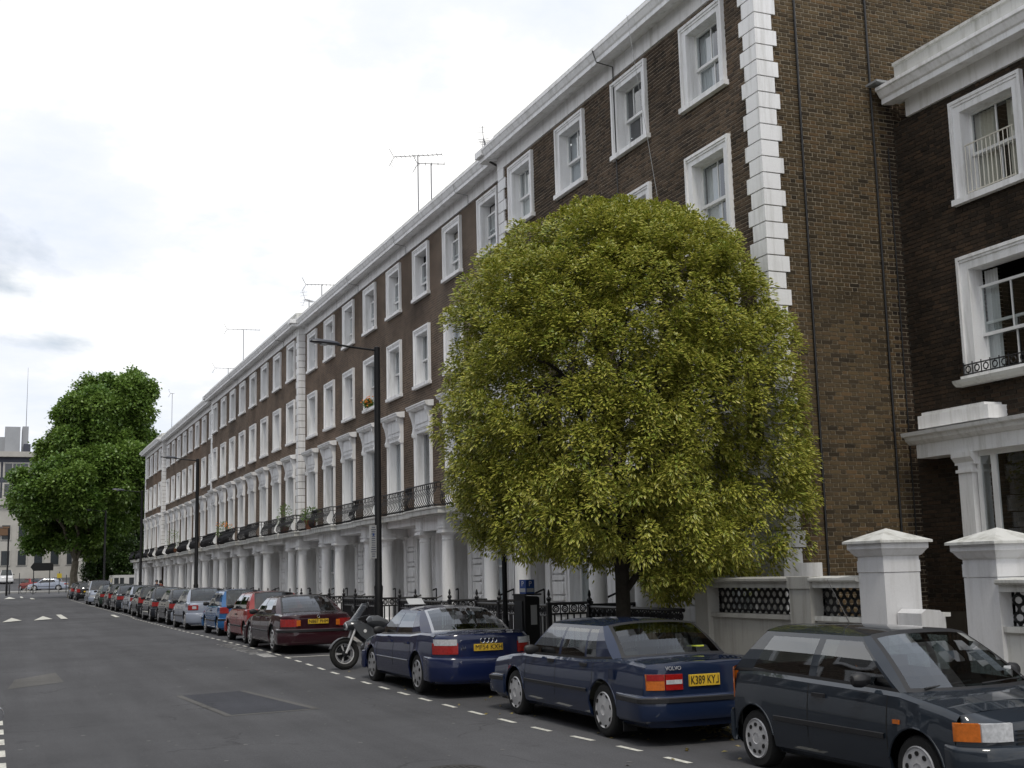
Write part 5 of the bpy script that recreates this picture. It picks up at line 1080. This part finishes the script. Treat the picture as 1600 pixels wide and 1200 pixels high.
def saloon(**k):
    d = dict(W=1.74, H=1.41, wr=.315, yf=1.36, yr=-1.36, Lf=2.18, Lr=2.30, top=[(-2.4, .90), (-1.5, .99), (-1.0, .96), (.6, .92), (1.15, .92), (1.7, .82), (2.3, .70)], zend=(.90, .68), wb=1.08, wt=.42, rt=-.95, rb=-1.52, side=[(.98, -.02, .32, -.06), (-.10, -.98, -.14, -.80)], rw=.70, rbump=(.26, .60, .045, k['paint']), fbump=(.24, .56, .05, k['paint']), gaps=(-.06, -1.0, .92), handles=(.12, -.82), hz=.80, hm=k['paint'],
             lamps=[('tail_lamp', .50, .86, .66, .84, -1, RED), ('headlamp', .42, .84, .54, .68, 1, CLEAR)], plate=('', .74, -1, YPLATE, .52, .11), strip=(.46, .51, DARKP), seat_y=(.1, -.75)); d.update(k); return d
def hatch(**k):
    d = dict(W=1.66, H=1.42, wr=.29, yf=1.22, yr=-1.22, Lf=1.95, Lr=1.88, top=[(-2.0, .90), (-1.2, .93), (.6, .91), (1.0, .90), (1.5, .80), (2.1, .68)], zend=(.92, .66), wb=1.02, wt=.36, rt=-1.28, rb=-1.70, side=[(.92, -.10, .26, -.12), (-.20, -1.18, -.22, -1.02)], rw=.70, rxb=.74, bow=(.05, .20), rbump=(.26, .58, .05, k['paint']), fbump=(.24, .54, .05, k['paint']), gaps=(-.16, .86), handles=(-.02,), hz=.78, lamps=[('tail_lamp', .54, .82, .66, .94, -1, RED), ('headlamp', .42, .80, .52, .66, 1, CLEAR)], plate=('', .72, -1, YPLATE, .52, .11), strip=(.44, .49, DARKP), seat_y=(.0, -.85)); d.update(k); return d
GZ = lambda y: gz(y)
# --- nearest car: dark hatchback facing the camera
ALU_RIM = mat('steel_trim', (.36, .36, .37), .4, metal=.4)
def polo_extra(root, zt, yend, sp):
    b = MB(); b.tube([(-.05, -.70, 1.43), (-.05, -1.02, 1.86)], [.006, .003], 5); b.build('aerial', DARKP, root)
    b = MB()
    for k in range(4): z = .54+k*.034; b.grid([[(x, yend(x, 1)+.016, z+o) for o in (0, .016)] for x in [-.40+.08*i for i in range(11)]])
    b.build('grille', UNDER, root)
    for s in (-1, 1): c = MB(); x = sp(.98, .66); c.box(*sorted((s*(x-.01), s*(x+.012))), .95, 1.03, .645, .68); c.build('side_repeater', AMBER, root)
    b = MB(); b.tube([(.55, 1.06, .93), (-.02, 1.00, .965)], .009, 5); b.tube([(-.05, 1.10, .945), (-.6, .98, .955)], .009, 5); b.build('wiper', DARKP, root)
    b = MB(); b.box(-.10, .10, .40, .42, 1.24, 1.30); b.build('rear_view_mirror', DARKP, root); b = MB(); b.box(-.60, -.52, .885, .89, .98, 1.06); b.box(-.66, -.60, .95, .955, .90, .97); b.build('windscreen_sticker', SIGNW, root)
car(hatch(W=1.655, H=1.40, Lf=1.93, Lr=1.80, yf=1.20, yr=-1.205, paint=PT['slate'], wr=.285, zend=(.92, .70), top=[(-2.0, .92), (-1.2, .955), (.6, .915), (1.0, .90), (1.5, .82), (2.0, .70)], bpil=0, strip=(.50, .555, DARKP), glass=CG2, side=[(.92, -.22, .27, -.20), (-.34, -1.30, -.30, -1.05)], lamps=[('tail_lamp', .62, .82, .66, .98, -1, AMBER), ('headlamp', .44, .70, .57, .72, 1, CLEAR), ('indicator', .70, .83, .57, .72, 1, AMBER)], plate=('', .42, 1, WPLATE, .52, .11), slots=9, slot=(.10, .12), slot_r=.68, hub=HUB, trim=DARKP, extra=[polo_extra], gaps=(-.28, .86), handles=(-.10,), hz=.80, fbump=(.22, .54, .055, PT['slate']), rbump=(.24, .56, .05, PT['slate']), bstrip=None),
    (8.05, 9.82, GZ(9.8)), pi, 'dark slate hatchback facing the camera at the bottom right corner')
# --- square navy saloon
def volvo_extra(root, zt, yend, sp):
    b = MB(); b.box(.28, .46, -1.62, -1.50, 1.03, 1.045); b.build('permit', mat('yellow_paper', (.55, .6, .06), .7), root)
    for s in (-1, 1): c = MB(); x = sp(2.15, .60); c.box(*sorted((s*(.62), s*(.70))), 2.30, 2.33, .52, .68); c.build('front_indicator', AMBER, root)
    for s in (-1, 1): c = MB(); c.box(*sorted((s*.62, s*.80)), -1.80, -1.78, .10, .34); c.build('mud_flap', DARKP, root)
    b = MB(); b.box(-.88, -.872, -1.72, -1.60, .70, .82); b.build('fuel_flap', PT['navy'], root)
car(saloon(W=1.76, H=1.355, L=4.87, Lf=2.33, Lr=2.54, yf=1.385, yr=-1.385, wr=.315, paint=PT['navy'], bow=(.03, .12), top=[(-2.6, .895), (-2.0, .93), (-1.6, .935), (-.9, .895), (.7, .875), (1.1, .88), (1.7, .83), (2.4, .74)], zend=(.905, .73), wb=1.05, wt=.50, rt=-1.10, rb=-1.66, rw=.74, rxb=.82, cq=.10, bpil=0, side=[(.95, .02, .41, -.03), (-.06, -.78, -.10, -.72), (-.84, -1.12, -.78, -.98)], rbump=(.28, .56, .07, PT['navy']), fbump=(.28, .54, .07, PT['navy']), bstrip=DARKP, strip=(.50, .55, DARKP), strip_ends=True,
    lamps=[('tail_lamp_amber', .65, .85, .615, .80, -1, AMBER, .010), ('tail_lamp_red', .655, .848, .725, .798, -1, RED, .014), ('brake_lamp', .415, .645, .615, .80, -1, RED), ('reversing_lamp', .425, .64, .685, .735, -1, CLEAR, .018), ('headlamp', .40, .80, .55, .74, 1, CLEAR)], px=-.12, plate=('K389 KYJ', .715, -1, YPLATE, .43, .135), badges=[('VOLVO', .062, -.52, .862, -1, HUB)], slots=8, slot=(.07, .13), slot_r=.86, gaps=(-.02, -1.12, .98), handles=(.14, -.86), hz=.83, hm=DARKP, glass=CGLASS, extra=[volvo_extra], seat=SEATB), (7.80, 15.25, GZ(15.2)), 0, 'square dark navy saloon with plate K389 KYJ')
# --- rounded blue saloon
car(saloon(W=1.77, H=1.375, Lf=2.16, Lr=2.40, yf=1.325, yr=-1.325, wr=.32, paint=PT['blue'], top=[(-2.5, .93), (-1.9, .985), (-1.45, .985), (-.9, .94), (.7, .89), (1.1, .89), (1.7, .80), (2.3, .68)], zend=(.95, .66), wb=1.05, wt=.35, rt=-.86, rb=-1.62, rw=.68, cq=.22, side=[(.95, .02, .27, -.04), (-.06, -.92, -.10, -.66)], trim=mat('window_chrome', (.45, .45, .46), .25, metal=.8), bpil=0, lamps=[('tail_lamp', .52, .872, .66, .84, -1, RED), ('tail_lamp_clear', .54, .86, .80, .90, -1, CLEAR, .018), ('headlamp', .42, .84, .54, .68, 1, CLEAR)], plate=('MF54 KXH', .76, -1, YPLATE, .52, .111), rings=[(-.105, .865, .036, -1), (-.035, .865, .036, -1), (.035, .865, .036, -1), (.105, .865, .036, -1)], badges=[('A4', .06, -.42, .76, -1, CHROME)], rbump=(.24, .62, .045, PT['blue']), strip=(.50, .525, CHROME), slots=7, slot=(.16, .12), hub=ALU_RIM, hm=PT['blue'], bow=(.07, .26)), (7.42, 21.25, GZ(21.2)), 0, 'rounded blue saloon with plate MF54 KXH behind the navy saloon')
# --- maroon saloon
car(saloon(W=1.80, H=1.33, Lf=2.26, Lr=2.50, yf=1.415, yr=-1.415, wr=.32, paint=PT['maroon'], top=[(-2.6, .87), (-1.9, .92), (-1.5, .925), (-.9, .89), (.7, .86), (1.1, .86), (1.7, .78), (2.3, .66)], zend=(.885, .66), wb=1.05, wt=.40, rt=-.95, rb=-1.65, side=[(.95, .02, .31, -.04), (-.06, -.98, -.10, -.78)], lamps=[('tail_lamp', .50, .88, .62, .80, -1, RED), ('tail_lamp_lens', .44, .54, .64, .78, -1, AMBER, .018), ('headlamp', .42, .84, .54, .68, 1, CLEAR)], plate=('N887 PHM', .74, -1, YPLATE, .52, .111), badges=[], rings=[(0, .855, .03, -1)], rbump=(.22, .58, .05, PT['maroon']), bstrip=DARKP, strip=(.48, .52, DARKP), slots=8, bow=(.06, .22)), (7.20, 31.75, GZ(31.7)), 0, 'dark maroon saloon beside the motorcycle')
car(hatch(paint=PT['red'], H=1.40, glass=TGLASS), (7.35, 36.35, GZ(36)), 0, 'red hatchback in front of the maroon saloon', detail=1)
car(hatch(paint=PT['sky'], W=1.65, H=1.43, lamps=[('tail_lamp', .56, .81, .70, .90, -1, RED), ('headlamp', .42, .80, .52, .66, 1, CLEAR)], plate=('', .40, -1, YPLATE, .52, .11), rbump=(.26, .56, .06, PT['sky']), bstrip=DARKP), (7.50, 41.75, GZ(41.7)), 0, 'bright blue hatchback between the red hatchback and a silver saloon', detail=1)
car(saloon(paint=PT['silver'], H=1.46, W=1.78, lamps=[('tail_lamp', .52, .87, .70, .88, -1, RED), ('tail_lamp_round', .60, .74, .74, .84, -1, CLEAR, .018), ('headlamp', .42, .84, .54, .68, 1, CLEAR)], plate=('', .62, -1, YPLATE, .52, .11)), (7.36, 47.75, GZ(47)), 0, 'silver blue saloon with round tail lamps ahead of the bright blue hatchback', detail=1)
car(saloon(paint=PT['black'], H=1.41), (7.42, 53.4, GZ(53)), 0, 'black saloon just ahead of the silver blue saloon', detail=1)
car(saloon(paint=PT['dark'], H=1.46), (7.30, 58.1, GZ(58)), 0, 'dark grey saloon ahead of the black saloon', detail=1)
car(hatch(paint=PT['black'], H=1.44), (7.25, 62.9, GZ(62.9)), 0, 'black hatchback with bright red lamps behind a silver saloon', detail=0)
car(saloon(paint=PT['silver'], H=1.44), (7.42, 68.4, GZ(68)), 0, 'silver saloon in the middle of the dark far cars', detail=0)
car(saloon(paint=PT['dark'], H=1.44), (7.25, 73.8, GZ(73)), 0, 'dark saloon directly ahead of the further silver saloon', detail=0)
car(hatch(paint=PT['black'], H=1.48), (7.25, 79.2, GZ(79)), 0, 'black hatchback, second dark car ahead of the further silver saloon', detail=0)
car(saloon(paint=PT['green'], H=1.42), (7.20, 84.6, GZ(84)), 0, 'dark green saloon parked nose to nose with the silver people carrier', detail=0)
car(hatch(paint=PT['silver'], H=1.68, W=1.74, Lf=2.1, Lr=2.0, rt=-1.6, wt=.55, wb=1.25, top=[(-2.0, .98), (.6, .98), (1.2, 1.0), (1.6, .92), (2.2, .76)], zend=(1.0, .74), side=[(.95, -.1, .35, -.12), (-.2, -1.3, -.22, -1.2)]), (7.15, 93.0, GZ(93)), pi, 'silver people carrier facing the camera', detail=0)
car(hatch(paint=PT['black'], H=1.44), (7.35, 110.5, GZ(110)), 0, 'black hatchback with yellow plate beyond the people carrier', detail=0)
car(hatch(paint=PT['dark'], H=1.44), (7.30, 117.5, GZ(117)), 0, 'last dark car of the row beside the plane tree', detail=0)
car(saloon(paint=PT['silver'], H=1.44), (6.3, 160, GZ(160)+.1), radians(80), 'pale blue car waiting beyond the junction posts', 'cars beyond the junction', 0); car(hatch(paint=PT['red']), (4.6, 166, GZ(166)), radians(20), 'red car beyond the junction behind the arrow board', 'cars beyond the junction', 0); car(hatch(paint=PT['grey']), (7.3, 168, GZ(168)), radians(10), 'grey car beyond the junction near the trunk', 'cars beyond the junction', 0)
car(hatch(paint=PT['white'], H=1.85, W=1.8, Lf=2.3, Lr=2.2, rt=-1.9, wt=.9, wb=1.5, top=[(-2.2, 1.1), (1.4, 1.1), (1.8, 1.0), (2.4, .8)], zend=(1.1, .78), side=[(1.25, .2, .8, .18), (.1, -1.6, .08, -1.5)]), (1.95, 186, GZ(186)), pi, 'white van facing the camera in front of the stone building', 'cars beyond the junction', 0)
def minibus(loc):
    r = empty('white_van', loc, 0, 'white panel van standing past the far end house', 'van'); b = MB(); b.prism([(-1.15, .35), (1.15, .35), (1.15, 1.2), (1.05, 1.95), (-1.05, 1.95), (-1.15, 1.2)], 'y', 0, 4.2); b.build('body', PT['white'], r)
    for x0, x1 in ((-1.0, -.62), (-.52, -.18), (.25, .95)): b = MB(); b.box(x0, x1, -.02, -.002, 1.15, 1.72); b.build('rear_window', TGLASS if 0 else FGL, r)
    for s in (-1, 1):
        for y in (.8, 3.3): b = MB(); b.lathe([(.33, -.1), (.33, .1)], 14, 'x', (s*1.0, y, .33)); b.build('wheel', RUBBER, r)
minibus((10.9, 113.6, GZ(114)+.05))
# ================================================================== motorcycle
BSIL = paint('bike_silver', (.05, .053, .06), .2); ENG = mat('engine_metal', (.14, .14, .145), .45, metal=.6, var=(9, .4)); BSIL2 = paint('bike_light_silver', (.095, .10, .11), .2); BDK = mat('bike_dark', (.02, .021, .024), .4)
def motorcycle(loc, rz):
    r = empty('motorcycle', loc, rz, 'silver and black touring motorcycle parked nose out beside the maroon saloon', 'motorcycle'); R = .315      # local +x forward
    for nm, x in (('front_wheel', .74), ('rear_wheel', -.72)):
        b = MB(); b.torus((0, 0, 0), R-.055, .06, 'y', 28, 8); w = b.build(nm, RUBBER, r, smooth=True, loc=(x, 0, R)); b = MB(); b.torus((0, 0, 0), R-.115, .014, 'y', 24, 5)
        for k in range(5):
            a = 2*pi*k/5
            for q in (-.07, .07): b.tube([(.05*cos(a), 0, .05*sin(a)), ((R-.11)*cos(a+q), 0, (R-.11)*sin(a+q))], .012, 5)
        b.build('rim', HUB, w, smooth=True); b = MB(); b.lathe([(.145, -.045), (.145, -.038), (.09, -.038), (.09, -.045)], 20, 'y'); b.lathe([(.06, -.06), (.06, .06)], 12, 'y'); b.build('brake_disc', BDK, w)
    for s in (-1, 1): b = MB(); b.tube([(.74, s*.10, R), (.46, s*.10, .92)], .026, 8); b.build('fork_leg', HUB, r, smooth=True)
    b = MB(); rows = []
    for k in range(9): t = radians(20+k*16); rows.append([(.74+(R+.02)*cos(t), y, R+(R+.02)*sin(t)-abs(y)*.25) for y in (-.075, -.05, 0, .05, .075)])
    b.grid(rows); b.build('mudguard', BDK, r, smooth=True)
    def loft(secs, nm, m_, parent=r):
        b = MB(); rows = []
        for (x, z, w, h) in secs: rows.append([(x, w*cos(t), z+h*sin(t)) for t in [2*pi*k/12 for k in range(13)]])
        b.grid(rows); return b.build(nm, m_, parent, smooth=True)
    f = loft([(.74, .86, .02, .03), (.69, .87, .08, .08), (.56, .88, .14, .11), (.42, .87, .16, .11), (.30, .84, .11, .08)], 'fairing', BSIL)
    for s in (-1, 1): b = MB(); b.prism([(.60, .87), (.30, .89), (.10, .74), (.14, .60), (.26, .52), (.44, .66)], 'y', *sorted((s*.14, s*.172))); b.build('side_fairing', BSIL2, r)
    for s in (-1, 1): b = MB(); b.lathe([(.001, 0), (.035, .001)], 12, 'y', (.34, s*.178, .74)); b.build('emblem', WPT, f)
    loft([(.24, .92, .05, .05), (.16, .94, .15, .12), (-.02, .93, .17, .13), (-.20, .87, .13, .10), (-.28, .82, .08, .06)], 'tank', BSIL2)
    loft([(-.16, .84, .10, .05), (-.30, .83, .15, .06), (-.52, .86, .15, .06), (-.62, .92, .14, .06), (-.86, .94, .10, .05), (-.98, .95, .03, .03)], 'seat', BDK)
    loft([(-.45, .76, .10, .06), (-.75, .82, .12, .07), (-1.02, .88, .07, .05), (-1.06, .88, .02, .02)], 'tail', BSIL)
    b = MB(); b.box(-.22, .26, -.16, .16, .30, .60); b.lathe([(.10, -.34), (.115, -.30), (.115, -.18), (.08, -.16), (.08, .16), (.115, .18), (.115, .30), (.10, .34)], 12, 'y', (.16, 0, .42)); b.build('engine', ENG, r); b = MB(); b.tube([(.2, .18, .34), (-.1, .2, .26), (-.6, .2, .34), (-1.0, .2, .45)], [.025, .03, .05, .05], 8); b.build('exhaust', CHROME, r, smooth=True)
    b = MB(); b.tube([(-.15, 0, .42), (-.72, -.08, R)], .045, 8); b.tube([(.40, 0, .86), (-.2, 0, .76), (-.6, 0, .82)], .04, 6); b.build('frame', BDK, r)
    b = MB(); rows = []
    for k in range(6): v = k/5; rows.append([(.62-.36*v+.06*v*v-.10*(y/.2)**2, y*(1-.25*v), .95+.36*v) for y in [-.2+.05*q for q in range(9)]])
    b.grid(rows); b.build('windscreen', glass_mat('screen_plastic', (.62, .63, .63), .0), r, smooth=True)
    b = MB(); b.tube([(.30, -.40, 1.04), (.36, -.15, 1.03), (.36, .15, 1.03), (.30, .40, 1.04)], .014, 6); b.build('handlebar', BDK, r)
    for s in (-1, 1):
        b = MB(); b.tube([(.34, s*.30, 1.05), (.36, s*.40, 1.20)], .008, 5); b.lathe([(.02, -.02), (.065, -.01), (.06, .012)], 12, 'x', (.36, s*.42, 1.24)); b.build('mirror', BDK, r)
    b = MB(); b.lathe([(.085, 0), (.07, .03)], 14, 'x', (.68, 0, .86)); b.build('headlamp', CLEAR, r); b = MB(); b.tube([(-.05, -.12, .3), (-.12, -.30, .0)], .014, 5); b.build('side_stand', BDK, r)
    return r
mc = motorcycle((7.42, 25.0, GZ(25)), radians(186)); mc.rotation_euler.x = radians(6)
def scooter(loc, rz):
    r = empty('motor_scooter', loc, rz, 'scooter at the left edge, only its mirrors showing', 'scooter')
    for x in (-.6, .6): b = MB(); b.torus((x, 0, .22), .17, .055, 'y', 18, 6); b.build('wheel', RUBBER, r, smooth=True)
    def loft(secs, nm, m_):
        b = MB(); b.grid([[(x, w*cos(t), z+h*sin(t)) for t in [2*pi*k/10 for k in range(11)]] for (x, z, w, h) in secs]); return b.build(nm, m_, r, smooth=True)
    loft([(-.9, .72, .03, .03), (-.8, .62, .16, .14), (-.45, .52, .20, .18), (-.15, .42, .15, .12), (-.05, .38, .08, .08)], 'body', BSIL); loft([(-.85, .82, .06, .03), (-.5, .80, .15, .05), (-.15, .76, .10, .05)], 'seat', BDK)
    b = MB(); b.prism([(.30, .25), (.42, .25), (.34, .98), (.24, 1.0)], 'y', -.2, .2); b.box(-.1, .4, -.16, .16, .22, .27); b.build('leg_shield', BSIL, r); b = MB(); b.tube([(.25, -.34, 1.06), (.28, 0, 1.04), (.25, .34, 1.06)], .018, 6); b.tube([(.28, 0, 1.04), (.6, 0, .22)], .03, 6); b.build('handlebar', BDK, r)
    for s in (-1, 1): b = MB(); b.tube([(.25, s*.28, 1.07), (.22, s*.36, 1.28)], .008, 5); m_ = b.build('mirror_stalk', BDK, r); b = MB(); b.lathe([(.045, 0), (.048, .012), (.02, .03)], 14, 'x', (.22, s*.37, 1.31)); b.build('mirror', CHROME, m_)
scooter((-.315, 7.85, -.06), radians(90))
# ================================================================== two people beyond the parked cars
SKIN = mat('skin', (.32, .18, .12), .6); HAIR = mat('dark_hair', (.012, .009, .008), .6)
def person(loc, h, top, leg, label, hairlen, rz):
    o = tag(empty('person', loc, rz), label, 'person', None); k = h/1.75; J = {}
    V = [(0, 0, .95), (0, 0, 1.15), (0, 0, 1.38), (0, 0, 1.50), (0, .01, 1.62), (0, .01, 1.72), (.10, 0, .90), (.10, .03, .50), (.10, 0, .08), (.10, .14, .04), (-.10, 0, .90), (-.10, .10, .52), (-.10, -.06, .10), (-.10, .08, .04), (.19, 0, 1.40), (.24, -.02, 1.12), (.23, .10, .90), (.23, .13, .80), (-.19, 0, 1.40), (-.24, -.02, 1.12), (-.23, .10, .90), (-.23, .13, .80)]
    E = [(0, 1), (1, 2), (2, 3), (3, 4), (4, 5), (0, 6), (6, 7), (7, 8), (8, 9), (0, 10), (10, 11), (11, 12), (12, 13), (2, 14), (14, 15), (15, 16), (16, 17), (2, 18), (18, 19), (19, 20), (20, 21)]
    Rr_ = [.14, .135, .15, .055, .095, .085, .085, .06, .045, .035, .085, .06, .045, .035, .06, .045, .035, .03, .06, .045, .035, .03]
    me = bpy.data.meshes.new('body'); me.from_pydata([(x*k, y*k, z*k) for x, y, z in V], E, []); b = bpy.data.objects.new('body', me); COL.objects.link(b); b.parent = o
    b.modifiers.new('skin', 'SKIN'); s = b.modifiers.new('sub', 'SUBSURF'); s.levels = s.render_levels = 2
    for i, v in enumerate(me.skin_vertices[0].data): v.radius = (Rr_[i]*k, Rr_[i]*.8*k); v.use_root = i == 0
    dg = bpy.context.evaluated_depsgraph_get(); m2 = bpy.data.meshes.new_from_object(b.evaluated_get(dg)); b.modifiers.clear(); b.data = m2; m2.materials.clear()
    for mt in (SKIN, top, leg): m2.materials.append(mt)
    for p in m2.polygons: z = p.center.z/k; p.material_index = 0 if z > 1.47 or (abs(p.center.x) > .2*k and z < .86) else 1 if z > .93 else 2; p.use_smooth = True
    c = MB(); c.lathe([(.02, -hairlen), (.10, -hairlen+.05), (.112, -.02), (.108, .05), (.08, .10), (.02, .125)], 12, c=(0, -.015, 0)); c.xf(Matrix.Translation((0, -.012*k, 1.665*k)) @ Matrix.Scale(k, 4)); c.build('hair', HAIR, o, smooth=True); return o
person((10.05, 84.6, GZ(84.6)+.1), 1.52, mat('navy_top', (.02, .025, .05), .9), mat('dark_trousers', (.015, .015, .02), .9), 'person in a navy top walking beyond the parked cars', .02, radians(200)); person((10.35, 85.2, GZ(85.2)+.1), 1.50, mat('rust_top', (.14, .03, .02), .9), mat('dark_jeans', (.02, .022, .035), .9), 'person with long dark hair and rust top beyond the parked cars', .16, radians(150))

b = MB(); b.box(-.17, .17, -.10, .12, 0, .012); b.prism([(-.10, .0), (-.09, .0), (.10, .10), (.09, .11)], 'x', -.15, .15); tag(b.build('roof_board', SIGNW, None, loc=(7.15, 21.75, GZ(21.2)+1.40)), 'white board propped on the roof of the blue saloon', 'board')
